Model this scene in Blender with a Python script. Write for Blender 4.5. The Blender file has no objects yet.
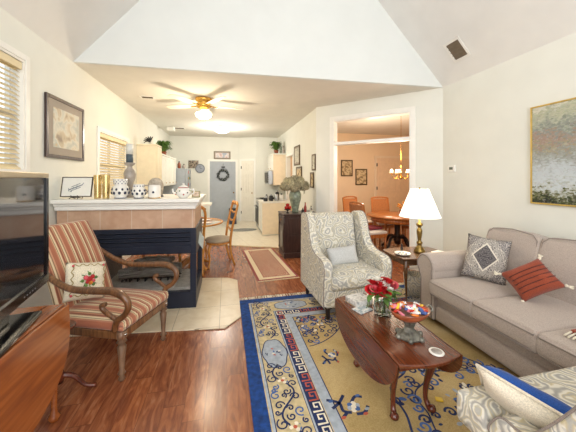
import bpy, bmesh, math, random
from mathutils import Vector, Matrix, noise
R = math.radians; PI = math.pi
random.seed(7)
S = bpy.context.scene; COL = S.collection

# ------------------------------------------------------------ camera, world, lights, exposure
cam = bpy.data.cameras.new('camera'); camo = bpy.data.objects.new('camera', cam); COL.objects.link(camo)
camo.location = (0, 0, 1.40); camo.rotation_euler = (R(90), 0, R(-12.7))
cam.sensor_width = 36; cam.lens = 36 * 275 / 576; cam.shift_y = -38 / 576; cam.clip_start = .05
S.camera = camo
W = bpy.data.worlds.new('world'); S.world = W; W.use_nodes = True
W.node_tree.nodes['Background'].inputs[0].default_value = (.92, .96, 1, 1)
W.node_tree.nodes['Background'].inputs[1].default_value = 1.6
S.view_settings.view_transform = 'Standard'; S.view_settings.look = 'None'
S.view_settings.gamma = 1; S.view_settings.exposure = -0.2
def lamp(name, kind, loc, energy, color=(1, 1, 1), size=.1, rot=(0, 0, 0), sy=None):
    l = bpy.data.lights.new(name, kind); l.energy = energy; l.color = color
    if kind == 'AREA':
        l.size = size
        if sy: l.shape = 'RECTANGLE'; l.size_y = sy
    elif kind == 'POINT': l.shadow_soft_size = size
    o = bpy.data.objects.new(name, l); o.location = loc; o.rotation_euler = rot; COL.objects.link(o); return o
# unseen area lights added as fill behind the camera; no windows are built there
lamp('rear_fill_light', 'AREA', (.7, -2.3, 1.75), 125, (.93, .965, 1), 3.4, (R(90), 0, 0), 2.4)
lamp('vault_fill_light', 'AREA', (.2, -2.2, 3.3), 56, (.93, .96, 1), 2.2, (R(84), 0, R(-5)), 1.2)  # added fill high in the vault, for bounced light
lamp('side_fill_light', 'AREA', (-1.6, -.9, 1.7), 50, (.95, .97, 1), 2.0, (R(90), 0, R(-90)), 1.5)  # added fill against a windowless stretch of the left wall

# ------------------------------------------------------------ materials
def lin(c):
    if isinstance(c, str):
        c = c.lstrip('#'); c = [int(c[i:i + 2], 16) / 255 for i in (0, 2, 4)]
    return tuple((x / 12.92 if x <= .04045 else ((x + .055) / 1.055) ** 2.4) for x in c) + (1,)
MATS = {}
class NT:
    def __init__(s, name):
        s.m = bpy.data.materials.new(name); s.m.use_nodes = True; s.t = s.m.node_tree
        s.b = s.t.nodes['Principled BSDF']; s._co = None
    def n(s, t, **kw):
        x = s.t.nodes.new(t)
        for k, v in kw.items(): setattr(x, k, v)
        return x
    def l(s, a, b): s.t.links.new(a, b)
    def co(s):
        if not s._co: s._co = s.n('ShaderNodeTexCoord').outputs['Object']
        return s._co
    def map(s, scale=(1, 1, 1), rot=(0, 0, 0), loc=(0, 0, 0), src=None):
        m = s.n('ShaderNodeMapping'); m.inputs['Scale'].default_value = scale
        m.inputs['Rotation'].default_value = rot; m.inputs['Location'].default_value = loc
        s.l(src or s.co(), m.inputs[0]); return m.outputs[0]
    def noise(s, scale, detail=3, vec=None, dist=0):
        x = s.n('ShaderNodeTexNoise'); x.inputs['Scale'].default_value = scale
        x.inputs['Detail'].default_value = detail; x.inputs['Distortion'].default_value = dist
        s.l(vec or s.co(), x.inputs['Vector']); return x
    def ramp(s, fac, stops, interp='LINEAR'):
        x = s.n('ShaderNodeValToRGB'); x.color_ramp.interpolation = interp
        e = x.color_ramp.elements
        while len(e) < len(stops): e.new(.5)
        for i, (p, c) in enumerate(stops): e[i].position = p; e[i].color = lin(c)
        s.l(fac, x.inputs[0]); return x.outputs[0]
    def mix(s, fac, a, b, mode='MIX'):
        x = s.n('ShaderNodeMix'); x.data_type = 'RGBA'; x.blend_type = mode
        for i, v in ((0, fac), (6, a), (7, b)):
            if hasattr(v, 'is_output'): s.l(v, x.inputs[i])
            elif i == 0: x.inputs[0].default_value = v
            else: x.inputs[i].default_value = lin(v)
        return x.outputs[2]
    def math(s, op, a, b=0.0):
        x = s.n('ShaderNodeMath'); x.operation = op
        for i, v in enumerate((a, b)):
            if hasattr(v, 'is_output'): s.l(v, x.inputs[i])
            else: x.inputs[i].default_value = v
        return x.outputs[0]
    def xyz(s, vec=None):
        x = s.n('ShaderNodeSeparateXYZ'); s.l(vec or s.co(), x.inputs[0]); return x.outputs
    def comb(s, x, y, z):
        c = s.n('ShaderNodeCombineXYZ')
        for i, v in enumerate((x, y, z)):
            if hasattr(v, 'is_output'): s.l(v, c.inputs[i])
            else: c.inputs[i].default_value = v
        return c.outputs[0]
    def col(s, c):
        if hasattr(c, 'is_output'): s.l(c, s.b.inputs['Base Color'])
        else: s.b.inputs['Base Color'].default_value = lin(c)
    def bump(s, h, strength=.3, dist=.01):
        x = s.n('ShaderNodeBump'); x.inputs['Strength'].default_value = strength; x.inputs['Distance'].default_value = dist
        s.l(h, x.inputs['Height']); s.l(x.outputs[0], s.b.inputs['Normal'])
    def set(s, **kw):
        for k, v in kw.items(): s.b.inputs[k.replace('_', ' ')].default_value = v
        return s
def M(name, color, rough=.5, metal=0, var=.06, scale=12, bump=0, bscale=60, coat=0, trans=0, emit=None, estr=0, alpha=1, sheen=0, ior=1.45):
    """plain material with a little procedural variation"""
    k = NT(name); k.set(Roughness=rough, Metallic=metal)
    if var:
        c = lin(color); nz = k.noise(scale, 3)
        a = [max(0, v * (1 - var * 2)) for v in c[:3]]; b = [min(1, v * (1 + var * 2)) for v in c[:3]]
        r = k.n('ShaderNodeValToRGB'); r.color_ramp.elements[0].position = .3; r.color_ramp.elements[1].position = .7
        r.color_ramp.elements[0].color = a + [1]; r.color_ramp.elements[1].color = b + [1]
        k.l(nz.outputs[0], r.inputs[0]); k.col(r.outputs[0])
    else: k.col(color)
    if bump: k.bump(k.noise(bscale, 4).outputs[0], bump)
    if coat: k.set(Coat_Weight=coat, Coat_Roughness=.1)
    if trans: k.set(Transmission_Weight=trans, IOR=ior)
    if sheen: k.set(Sheen_Weight=sheen)
    if emit: k.b.inputs['Emission Color'].default_value = lin(emit); k.b.inputs['Emission Strength'].default_value = estr
    if alpha < 1: k.b.inputs['Alpha'].default_value = alpha
    MATS[name] = k.m; return k.m

wall = M('wall_paint', '#e8e8df', .85, var=.012, scale=3)
gablew = M('gable_paint', '#e6e9e6', .85, var=.01, scale=3)
ceilw = M('ceiling_paint', '#e6e2d8', .9, var=.012, scale=4, bump=.08, bscale=120)
vaultw = M('vault_paint', '#ebeae6', .9, var=.012, scale=4, bump=.08, bscale=120)
trim = M('trim_white', '#f3f1ea', .45, var=.01)
peach = M('peach_paint', '#efd6b6', .85, var=.015, scale=3)
cream_door = M('cream_door', '#eee9dc', .5, var=.015)
grey_door = M('grey_door_paint', '#a9b0b8', .55, var=.02)
def wood(name, dark, mid, light, axis='Y', rough=.3, coat=.3, sc=1, bump=.05):
    k = NT(name)
    s = {'X': (1.2, 14, 14), 'Y': (14, 1.2, 14), 'Z': (14, 14, 1.2)}[axis]
    v = k.map(tuple(a * sc for a in s)); nz = k.noise(3, 6, v, 1.2)
    k.col(k.ramp(nz.outputs[0], [(.25, dark), (.5, mid), (.78, light)]))
    k.set(Roughness=rough, Coat_Weight=coat, Coat_Roughness=.12)
    if bump: k.bump(nz.outputs[0], bump)
    MATS[name] = k.m; return k.m
cherry = wood('cherry_top', '#481f0d', '#632e16', '#7a4022', 'Y', .2, .35)
cherryleg = wood('cherry_leg', '#3f180e', '#5e2818', '#7a3c24', 'Z', .25, .4)
orangew = wood('orange_cherry', '#773a19', '#955021', '#a9622f', 'Y', .22, .5, .5)
oak = wood('honey_oak', '#a0611f', '#c98535', '#dba050', 'Z', .35, .3)
mahog = wood('dark_mahogany', '#241614', '#3a2420', '#503632', 'Z', .35, .3)
dinew = wood('dining_wood', '#8c4a20', '#b0682e', '#c8824a', 'Z', .3, .4)
carved = wood('carved_walnut', '#3c2414', '#6c4628', '#946842', 'Z', .35, .3)
# wooden floor
def plank_floor():
    k = NT('plank_floor'); x, y, z = k.xyz()[:3]
    row = k.math('FLOOR', k.math('DIVIDE', x, .125))
    wn = k.n('ShaderNodeTexWhiteNoise', noise_dimensions='1D'); k.l(row, wn.inputs['W'])
    yy = k.math('ADD', y, k.math('MULTIPLY', wn.outputs[0], 3.1))
    cell = k.math('FLOOR', k.math('DIVIDE', yy, .95))
    wn2 = k.n('ShaderNodeTexWhiteNoise', noise_dimensions='2D'); k.l(k.comb(row, cell, 0), wn2.inputs['Vector'])
    v = k.comb(k.math('ADD', k.math('MULTIPLY', x, 9), k.math('MULTIPLY', wn2.outputs[0], 30)), k.math('MULTIPLY', y, 1.6), 0)
    n1 = k.noise(2.2, 8, v, 1.6); n2 = k.noise(9, 5, v, .6)
    g = k.ramp(n1.outputs[0], [(.22, '#552a18'), (.4, '#8a4c30'), (.56, '#a9663f'), (.78, '#c98f68')])
    g = k.mix(k.ramp(n2.outputs[0], [(.45, '#000000'), (.68, '#888888')]), g, '#5c2c1c')
    g = k.mix(k.math('MULTIPLY', wn2.outputs[0], .42), g, '#6a3c2a')
    fx = k.math('FRACT', k.math('DIVIDE', x, .125)); fy = k.math('FRACT', k.math('DIVIDE', yy, .95))
    gap = k.math('MAXIMUM', k.math('LESS_THAN', fx, .022), k.math('LESS_THAN', fy, .004))
    k.col(k.mix(k.math('MULTIPLY', gap, .6), g, '#4a2416'))
    k.set(Roughness=.27, Coat_Weight=.25, Coat_Roughness=.2)
    k.bump(k.math('SUBTRACT', n1.outputs[0], gap), .25, .004)
    return k.m
floorm = plank_floor()
def tiles(name, a, b, size, grout, rot=0, rough=.35, gw=.02, off=(0, 0, 0), ax=(0, 1)):
    k = NT(name); v = k.map((1 / size,) * 3, (0, 0, rot), off); o = k.xyz(v)
    u, w = o[ax[0]], o[ax[1]]
    fx = k.math('FRACT', u); fy = k.math('FRACT', w)
    gap = k.math('MAXIMUM', k.math('LESS_THAN', fx, gw), k.math('LESS_THAN', fy, gw))
    nz = k.noise(9, 5, None, .5)
    wn = k.n('ShaderNodeTexWhiteNoise', noise_dimensions='2D'); k.l(k.comb(k.math('FLOOR', u), k.math('FLOOR', w), 0), wn.inputs['Vector'])
    c = k.ramp(nz.outputs[0], [(.3, a), (.7, b)]); c = k.mix(k.math('MULTIPLY', wn.outputs[0], .12), c, grout)
    k.col(k.mix(gap, c, grout)); k.set(Roughness=rough); k.bump(k.math('SUBTRACT', 1, gap), .2, .003)
    return k.m
kitchent = tiles('kitchen_tile', '#e3d8c4', '#efe6d4', .33, '#c2b59e', R(-12), .3)
heartht = tiles('hearth_tile', '#d8c6a8', '#e8dac0', .42, '#a39478', 0, .35, .012, (.15, -.3, 0))
surroundt = tiles('surround_tile', '#bd9478', '#d3b094', .305, '#d8c8b4', 0, .4, .018, (.1, 0, .27), (0, 2))
# fabrics
def fabric(name, c, var=.06, b=.35, sc=220, extra=None):
    k = NT(name); nz = k.noise(sc, 2); n2 = k.noise(6, 2)
    cc = lin(c)
    r = k.n('ShaderNodeValToRGB'); r.color_ramp.elements[0].position = .3; r.color_ramp.elements[1].position = .7
    r.color_ramp.elements[0].color = [v * (1 - var * 3) for v in cc[:3]] + [1]; r.color_ramp.elements[1].color = [min(1, v * (1 + var * 3)) for v in cc[:3]] + [1]
    k.l(nz.outputs[0], r.inputs[0]); k.col(r.outputs[0]); k.set(Roughness=.95, Sheen_Weight=.15)
    k.bump(nz.outputs[0], b, .004); MATS[name] = k.m; return k.m
sofam = fabric('taupe_tweed', '#b3a59b')
weltm = fabric('taupe_welt', '#8c8078')
rustm = fabric('rust_cotton', '#8f4028', .1)
rustd = fabric('rust_stripe', '#5a2417', .1)
creamf = fabric('cream_cotton', '#e3d9c4')
bluef = fabric('royal_blue_velvet', '#1c4a94')
greyf = fabric('grey_woven', '#c4c4c2', .08)
taupef = fabric('taupe_seat', '#b5a48c')
whitef = fabric('white_damask', '#e6dfd8')
canem = fabric('cane_brown', '#a86a3c', .1, .6, 90)
def paisley():
    k = NT('paisley_linen'); co = k.co()
    w = k.noise(7, 2, co); wv = k.n('ShaderNodeVectorMath'); wv.operation = 'SCALE'; k.l(w.outputs['Color'], wv.inputs[0]); wv.inputs['Scale'].default_value = .13
    ad = k.n('ShaderNodeVectorMath'); ad.operation = 'ADD'; k.l(co, ad.inputs[0]); k.l(wv.outputs[0], ad.inputs[1])
    vo = k.n('ShaderNodeTexVoronoi'); vo.inputs['Scale'].default_value = 7.6; k.l(ad.outputs[0], vo.inputs['Vector'])
    ring = k.math('SINE', k.math('ADD', k.math('MULTIPLY', vo.outputs['Distance'], 19), k.math('MULTIPLY', k.noise(16, 3).outputs[0], 4)))
    vo2 = k.n('ShaderNodeTexVoronoi'); vo2.inputs['Scale'].default_value = 40; k.l(ad.outputs[0], vo2.inputs['Vector'])
    base = k.ramp(k.math('ADD', k.math('MULTIPLY', ring, .5), .5), [(0, '#93918e'), (.12, '#b9b5ac'), (.28, '#e2ddd0'), (.66, '#e8e3d6'), (.84, '#c9b98a'), (1, '#a9a7a2')])
    dots = k.math('LESS_THAN', vo2.outputs['Distance'], .28)
    c = k.mix(k.math('MULTIPLY', dots, .45), base, '#9c9a98')
    n2 = k.noise(2.5, 1); c = k.mix(k.ramp(n2.outputs[0], [(.48, '#000000'), (.62, '#4a4a4a')]), c, '#c9bb94')
    c = k.mix(.22, c, '#dcd8cc'); k.col(c); k.set(Roughness=.95); k.bump(k.noise(240, 2).outputs[0], .25, .003); return k.m
paism = paisley()
def stripes():
    k = NT('striped_silk'); x = k.xyz()[0]
    f = k.math('FRACT', k.math('ADD', k.math('MULTIPLY', x, 8.8), .5))
    c = k.ramp(f, [(0, '#a8664a'), (.14, '#b87c5e'), (.22, '#d8c09a'), (.26, '#7c6444'), (.30, '#dcc8a4'), (.40, '#a8684c'), (.44, '#8c5038'),
                   (.52, '#bc8464'), (.60, '#8c6c4c'), (.64, '#dccaa8'), (.72, '#c8a882'), (.76, '#6c563e'), (.80, '#c89474'), (.9, '#a8664a')], 'CONSTANT')
    k.col(c); k.set(Roughness=.7, Sheen_Weight=.2); k.bump(k.noise(200, 2).outputs[0], .2, .003); return k.m
stripem = stripes()
def medal_pillow():
    k = NT('medallion_weave'); o = k.xyz()
    ax = k.math('ABSOLUTE', o[0]); ay = k.math('ABSOLUTE', o[1])
    d = k.math('ADD', k.math('MULTIPLY', ax, 1.35), ay)
    vo = k.n('ShaderNodeTexVoronoi'); vo.inputs['Scale'].default_value = 34; k.l(k.comb(ax, ay, 0), vo.inputs['Vector'])
    rg = k.math('SINE', k.math('MULTIPLY', vo.outputs['Distance'], 20))
    fine = k.ramp(rg, [(0, '#6c6768'), (.42, '#b8b0a8')], 'CONSTANT'); dark = k.ramp(rg, [(0, '#4c484a'), (.5, '#8d8684')], 'CONSTANT')
    out = k.ramp(rg, [(0, '#7c7674'), (.30, '#d2c9bc')], 'CONSTANT')
    vo.inputs['Scale'].default_value = 44
    c = k.mix(k.math('GREATER_THAN', d, .125), dark, '#ddd5c6'); c = k.mix(k.math('GREATER_THAN', d, .145), c, out); c = k.mix(k.math('GREATER_THAN', d, .27), c, fine)
    k.col(c); k.set(Roughness=.95); k.bump(rg, .25, .003); return k.m
medalm = medal_pillow()
def painting_mat():
    k = NT('lake_painting'); o = k.xyz(); z = o[2]
    n1 = k.noise(9, 4, None, .8); n2 = k.noise(38, 3, None, 1.0)
    vo = k.n('ShaderNodeTexVoronoi'); vo.inputs['Scale'].default_value = 42; k.l(k.map((1, 1, 1.8)), vo.inputs['Vector'])
    t = k.math('ADD', k.math('ADD', z, .5), k.math('MULTIPLY', k.math('SUBTRACT', n1.outputs[0], .5), .30))
    t = k.math('ADD', t, k.math('MULTIPLY', k.math('SUBTRACT', vo.outputs['Color'], .5), .16))
    c = k.ramp(t, [(.0, '#20261a'), (.06, '#36401f'), (.12, '#66683a'), (.16, '#b5b9b2'), (.22, '#c4ccd0'), (.38, '#bcc4c8'), (.46, '#a4a8a4'), (.54, '#8f9086'),
                   (.58, '#a39a7c'), (.62, '#9c8276'), (.67, '#a09082'), (.72, '#848a84'), (.80, '#9aa090'), (.88, '#babaa2'), (.94, '#a9ae92'), (1, '#cfccbc')])
    c = k.mix(k.ramp(n2.outputs[0], [(.48, '#000000'), (.60, '#8a8a8a')]), c, k.ramp(vo.outputs['Color'], [(0, '#5f6b40'), (.3, '#a89498'), (.5, '#cfcfc2'), (.7, '#8f99a4'), (.9, '#bca668')], 'CONSTANT'))
    k.col(c); k.set(Roughness=.6); k.bump(n2.outputs[0], .5, .004); return k.m
paintm = painting_mat()
def blotch(name, stops, scale=6, seed=0, rough=.6):
    k = NT(name); n = k.noise(scale, 5, k.map(loc=(seed, seed * 2, 0)), .6); k.col(k.ramp(n.outputs[0], stops)); k.set(Roughness=rough); return k.m
rockart = blotch('watercolour_print', [(.3, '#98897a'), (.42, '#c6b79c'), (.5, '#d4cfc0'), (.62, '#b5b8b0'), (.7, '#c8b088')], 7, 3, .6)
sepia1 = blotch('sepia_print', [(.3, '#6c5a40'), (.45, '#a88e68'), (.55, '#dcc8a0'), (.75, '#8c7450')], 14, 1)
sepia2 = blotch('sepia_garden_print', [(.3, '#74644c'), (.45, '#b09870'), (.55, '#e0cca4'), (.75, '#98845c')], 12, 5)
printm = blotch('pale_print', [(.35, '#8c8a7c'), (.5, '#d6d2c4'), (.65, '#b0a890')], 14, 8)
matboard = M('mat_board', '#a79c90', .8, var=.02)
paper = M('paper_white', '#eeece4', .8, var=.02)
fancp = fabric('needlepoint_cream', '#e6dcc4', .06, .5, 160)
# hard materials
black = M('black_gloss', '#0c0c0e', .18, var=0)
blackm = M('black_satin', '#17181c', .4, var=.05)
navym = M('navy_black_steel', '#222838', .38, .2, var=.05)
silver = M('silver_champagne', '#b5a78e', .35, .6, var=.03)
screenm = M('tv_glass', '#1a1b1f', .06, var=0, coat=.6)
brass = M('brass', '#c89a44', .22, 1, var=.04)
gold = M('gold_cup', '#dcc38a', .18, .9, var=.03)
goldfr = M('gold_frame', '#c9ac60', .4, .6, var=.06)
abrass = M('antique_brass', '#8c7440', .28, .9, var=.12)
steel = M('stainless', '#b4b6b8', .3, .8, var=.03)
chrome = M('chrome', '#d0d0d0', .12, 1, var=0)
fridgem = M('fridge_grey', '#a2a8ae', .45, .2, var=.03)
ceramw = M('white_ceramic', '#eeeae2', .2, var=.02, coat=.3)
ceramg = M('grey_ceramic', '#a39a90', .35, var=.15, scale=20)
celadon = M('celadon_ceramic', '#7f8a78', .3, var=.25, scale=22, coat=.3)
cobalt = M('cobalt_glaze', '#2c3348', .3, var=.05)
redglaze = M('red_glaze', '#a3372c', .3, var=.05)
candlew = M('candle_blue_wax', '#4c5a62', .5, var=.05)
candleg = M('candle_white_wax', '#dcdcd4', .5, var=.03)
creamcab = M('cream_cabinet', '#ece0c4', .5, var=.02)
whitecab = M('white_cabinet', '#f0efe6', .45, var=.02)
peachcab = M('cabinet_side_panel', '#efdcbe', .6, var=.02)
counterm = M('counter_laminate', '#f0eade', .3, var=.02)
glass = M('clear_glass', '#ffffff', .02, var=0, trans=1, ior=1.35)
frostg = M('frosted_lit_glass', '#fff6e0', .4, var=0, emit='#fff0cc', estr=4.5)
domeg = M('lit_dome_glass', '#fffaf0', .4, var=0, emit='#fff4dc', estr=4)
shadem = M('lit_lamp_shade', '#fffaf0', .8, var=0, emit='#fff6e6', estr=1.15)
chshade = M('lit_candle_shade', '#fff4e0', .8, var=0, emit='#ffe2b0', estr=1.7)
blindm = M('blind_slat', '#e6d6b0', .6, var=.01)
outside = M('outdoor_haze', '#dfe6ea', .9, var=.1, scale=1)
leafg = M('leaf_green', '#5c8038', .6, var=.3, scale=30)
leafd = M('dark_leaf_green', '#2f4a22', .6, var=.3, scale=30)
leafo = M('olive_leaf', '#6d7840', .7, var=.3, scale=30)
rosem = M('red_petal', '#b8141c', .55, var=.15, scale=25)
rosew = M('white_petal', '#eee8dc', .6, var=.05)
rosep = M('pink_petal', '#d2525c', .6, var=.12)
hydm = M('hydrangea_petal', '#9c9478', .8, var=.25, scale=40)
hydm2 = M('hydrangea_light_petal', '#b4ac8c', .8, var=.25, scale=40)
applem = M('apple_red', '#a82018', .25, var=.15, scale=20)
orangef = M('orange_petal', '#d9862a', .7, var=.2, scale=20)
terra = M('terracotta_bowl', '#8a4526', .25, var=.2, scale=18, coat=.5)
pewter = M('verdigris_metal', '#75736a', .45, .6, var=.3, scale=40, bump=.4, bscale=60)
blackwd = M('dark_leg', '#241a18', .4, var=.1)
runred = fabric('runner_red', '#8c2a28', .1)
def runner_field():
    k = NT('runner_field'); vo = k.n('ShaderNodeTexVoronoi'); vo.inputs['Scale'].default_value = 13; vo.distance = 'MANHATTAN'; k.l(k.co(), vo.inputs['Vector'])
    f = k.math('ADD', k.math('MULTIPLY', k.math('SINE', k.math('MULTIPLY', vo.outputs['Distance'], 16)), .5), .5)
    k.col(k.ramp(f, [(0, '#8c2c2a'), (.35, '#a8443c'), (.45, '#e0cdb0'), (.6, '#4a2c38'), (.75, '#d8bfa0')], 'CONSTANT')); k.set(Roughness=.95); return k.m
runf = runner_field()
runc = fabric('runner_cream', '#dccbaa', .08)
rgold = NT('rug_gold'); _n = rgold.noise(2.6, 4, None, .7); _m = rgold.noise(160, 2)
rgold.col(rgold.mix(.25, rgold.ramp(_n.outputs[0], [(.3, '#9c8452'), (.5, '#b89c66'), (.7, '#cdb586')]), rgold.ramp(_m.outputs[0], [(.3, '#8a6c38'), (.7, '#e0c890')])))
rgold.set(Roughness=.95); rgold.bump(_m.outputs[0], .3, .004); rgold = rgold.m
rblue = M('rug_royal_blue', '#123c7c', .95, var=.22, scale=30, bump=.3, bscale=200)
rcream = M('rug_cream', '#c8b68c', .95, var=.1, scale=30, bump=.3, bscale=200)
rlight = M('rug_light_blue', '#a6aeb8', .95, var=.08, scale=30, bump=.3, bscale=200)
rnavy = M('rug_navy', '#1d2b56', .95, var=.1)
rred = M('rug_coral', '#b5563f', .95, var=.1)
rwhite = M('rug_ivory', '#e6dcc6', .95, var=.05)
rmid = M('rug_mid_blue', '#44629a', .95, var=.1)

# ------------------------------------------------------------ mesh builder
class B:
    def __init__(s): s.bm = bmesh.new(); s.mx = Matrix(); s.mi = 0; s.sm = False
    def v(s, p): return s.bm.verts.new(s.mx @ Vector(p))
    def f(s, vs, sm=None):
        try: fc = s.bm.faces.new(vs)
        except ValueError: return None
        fc.material_index = s.mi; fc.smooth = s.sm if sm is None else sm; return fc
    def box(s, a, b, m=None):
        if m is not None: s.mi = m
        x0, y0, z0 = a; x1, y1, z1 = b
        vs = [s.v(p) for p in ((x0, y0, z0), (x1, y0, z0), (x1, y1, z0), (x0, y1, z0), (x0, y0, z1), (x1, y0, z1), (x1, y1, z1), (x0, y1, z1))]
        for q in ((3, 2, 1, 0), (4, 5, 6, 7), (0, 1, 5, 4), (1, 2, 6, 5), (2, 3, 7, 6), (3, 0, 4, 7)): s.f([vs[i] for i in q], False)
        return s
    def lathe(s, prof, c=(0, 0, 0), n=20, m=None, sm=True, sq=(1, 1)):
        if m is not None: s.mi = m
        rings = []
        for r, z in prof:
            rings.append([s.v((c[0] + sq[0] * r * math.cos(2 * PI * i / n), c[1] + sq[1] * r * math.sin(2 * PI * i / n), c[2] + z)) for i in range(n)] if r > 1e-5 else [s.v((c[0], c[1], c[2] + z))])
        for a, b in zip(rings, rings[1:]):
            for i in range(n):
                j = (i + 1) % n
                if len(a) == 1 and len(b) == 1: continue
                if len(a) == 1: s.f([a[0], b[j], b[i]], sm)
                elif len(b) == 1: s.f([a[i], a[j], b[0]], sm)
                else: s.f([a[i], a[j], b[j], b[i]], sm)
        if len(rings[0]) > 1: s.f(rings[0][::-1], False)
        if len(rings[-1]) > 1: s.f(rings[-1], False)
        return s
    def tube(s, pts, r, n=8, m=None, sm=True, flat=1, phase=0, up=None):
        if m is not None: s.mi = m
        pts = [Vector(p) for p in pts]; k = len(pts)
        rs = r if isinstance(r, (list, tuple)) else [r] * k
        prev = Vector(up) if up else None; rings = []
        for i, p in enumerate(pts):
            t = (pts[min(i + 1, k - 1)] - pts[max(i - 1, 0)]).normalized()
            if prev is None: prev = Vector((0, 0, 1)) if abs(t.z) < .9 else Vector((1, 0, 0))
            a = t.cross(prev)
            if a.length < 1e-4: a = t.orthogonal()
            a.normalize(); b = a.cross(t).normalized(); prev = b
            rings.append([s.v(p + a * rs[i] * flat * math.cos(2 * PI * j / n + phase) + b * rs[i] * math.sin(2 * PI * j / n + phase)) for j in range(n)])
        for a, b in zip(rings, rings[1:]):
            for i in range(n): j = (i + 1) % n; s.f([a[i], a[j], b[j], b[i]], sm)
        s.f(rings[0][::-1], False); s.f(rings[-1], False); return s
    def prism(s, poly, h0, h1, axis='z', m=None, sm=False):
        """outline extruded; axis z: (x,y); axis x: (y,z); axis y: (x,z)"""
        if m is not None: s.mi = m
        def P(p, h): return {'z': (p[0], p[1], h), 'x': (h, p[0], p[1]), 'y': (p[0], h, p[1])}[axis]
        a = [s.v(P(p, h0)) for p in poly]; b = [s.v(P(p, h1)) for p in poly]; n = len(poly)
        for i in range(n): j = (i + 1) % n; s.f([a[i], a[j], b[j], b[i]], sm)
        s.f(a[::-1], False); s.f(b, False); return s
    def grid(s, fn, nu, nv, m=None, sm=True, closed=False):
        if m is not None: s.mi = m
        g = [[s.v(fn(i / nu, j / nv)) for j in range(nv + 1)] for i in range(nu + (0 if closed else 1))]
        for i in range(nu):
            a, b = g[i], g[(i + 1) % len(g)]
            for j in range(nv): s.f([a[j], b[j], b[j + 1], a[j + 1]], sm)
        return s
    def ball(s, c, r, n=12, m=None, sc=(1, 1, 1)):
        k = n // 2; o = s.mx; s.mx = o @ Matrix.Translation(c) @ Matrix.Diagonal((sc[0], sc[1], sc[2], 1))
        s.lathe([(r * math.sin(PI * i / k), -r * math.cos(PI * i / k)) for i in range(k + 1)], n=n, m=m); s.mx = o; return s
    def pillow(s, w, h, t, n=14, pinch=.08, p=3, m=None, seed=0, m2=None):
        """soft square cushion in the xy plane"""
        if m is not None: s.mi = m
        m1 = s.mi
        def pt(u, v, sg):
            x = u * 2 - 1; y = v * 2 - 1
            e = 1 - pinch * (1 - abs(x) ** 2) * abs(y) ** 4; ex = 1 - pinch * (1 - abs(y) ** 2) * abs(x) ** 4
            d = max(0, (1 - abs(x) ** p) * (1 - abs(y) ** p)) ** .55
            nz = noise.noise(Vector((x * 1.7 + seed, y * 1.7, sg + seed))) * .16 * d
            return (x * w / 2 * ex, y * h / 2 * e, sg * t / 2 * (d + nz))
        vt = [[s.v(pt(i / n, j / n, 1)) for j in range(n + 1)] for i in range(n + 1)]
        vb = [[vt[i][j] if i in (0, n) or j in (0, n) else s.v(pt(i / n, j / n, -1)) for j in range(n + 1)] for i in range(n + 1)]
        for i in range(n):
            for j in range(n):
                s.mi = m1; s.f([vt[i][j], vt[i + 1][j], vt[i + 1][j + 1], vt[i][j + 1]], True)
                s.mi = m1 if m2 is None else m2; s.f([vb[i][j], vb[i][j + 1], vb[i + 1][j + 1], vb[i + 1][j]], True)
        s.mi = m1; return s
    def rbox(s, a, b, r=.03, seg=3, m=None, puff=0):
        """box with rounded edges made in the mesh; puff bulges the top"""
        if m is not None: s.mi = m
        t = bmesh.new(); bmesh.ops.create_cube(t, size=1)
        sx, sy, sz = [b[i] - a[i] for i in range(3)]
        for v in t.verts: v.co = Vector(((v.co.x + .5) * sx + a[0], (v.co.y + .5) * sy + a[1], (v.co.z + .5) * sz + a[2]))
        if puff:
            bmesh.ops.subdivide_edges(t, edges=t.edges[:], cuts=7, use_grid_fill=True)
            r0 = r
            for v in t.verts:
                u = (v.co.x - a[0]) / sx; w = (v.co.y - a[1]) / sy; q = (v.co.z - a[2]) / sz
                k = (1 - abs(2 * u - 1) ** 4) * (1 - abs(2 * w - 1) ** 4)
                if q > .5: v.co.z += puff * k
                e = 1 - abs(2 * q - 1) ** 2
                v.co.x += puff * .4 * e * (2 * u - 1) * (abs(2 * u - 1) > .99); v.co.y += puff * .5 * e * (2 * w - 1) * (abs(2 * w - 1) > .99)
            es = [e for e in t.edges if len(e.link_faces) == 2 and e.calc_face_angle(0) > 1.0]
        else: es = t.edges[:]
        bmesh.ops.bevel(t, geom=es, offset=r, segments=seg, affect='EDGES', profile=.5, clamp_overlap=True)
        vm = {v: s.v(v.co) for v in t.verts}
        for f in t.faces: s.f([vm[v] for v in f.verts], True)
        t.free(); return s
    def rib(s, pts, w, z=0, m=None, closed=False):
        """flat ribbon on a z plane along 2D points (pattern)"""
        if m is not None: s.mi = m
        n = len(pts); L = []; Rr = []
        for i in range(n):
            a = Vector(pts[(i - 1) % n if closed else max(i - 1, 0)][:2]); b = Vector(pts[(i + 1) % n if closed else min(i + 1, n - 1)][:2])
            t = (b - a)
            if t.length < 1e-7: t = Vector((1, 0))
            t.normalize(); nn = Vector((-t.y, t.x)) * w / 2; p = Vector(pts[i][:2])
            L.append(s.v((p.x + nn.x, p.y + nn.y, z))); Rr.append(s.v((p.x - nn.x, p.y - nn.y, z)))
        for i in range(n if closed else n - 1): j = (i + 1) % n; s.f([Rr[i], Rr[j], L[j], L[i]], False)
        return s
    def disc(s, c, r, z=0, n=12, m=None, sq=1, rot=0):
        if m is not None: s.mi = m
        cr, sr = math.cos(rot), math.sin(rot); vs = []
        for i in range(n):
            a = 2 * PI * i / n; x = r * math.cos(a); y = r * sq * math.sin(a)
            vs.append(s.v((c[0] + x * cr - y * sr, c[1] + x * sr + y * cr, z)))
        s.f(vs, False); return s
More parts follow.
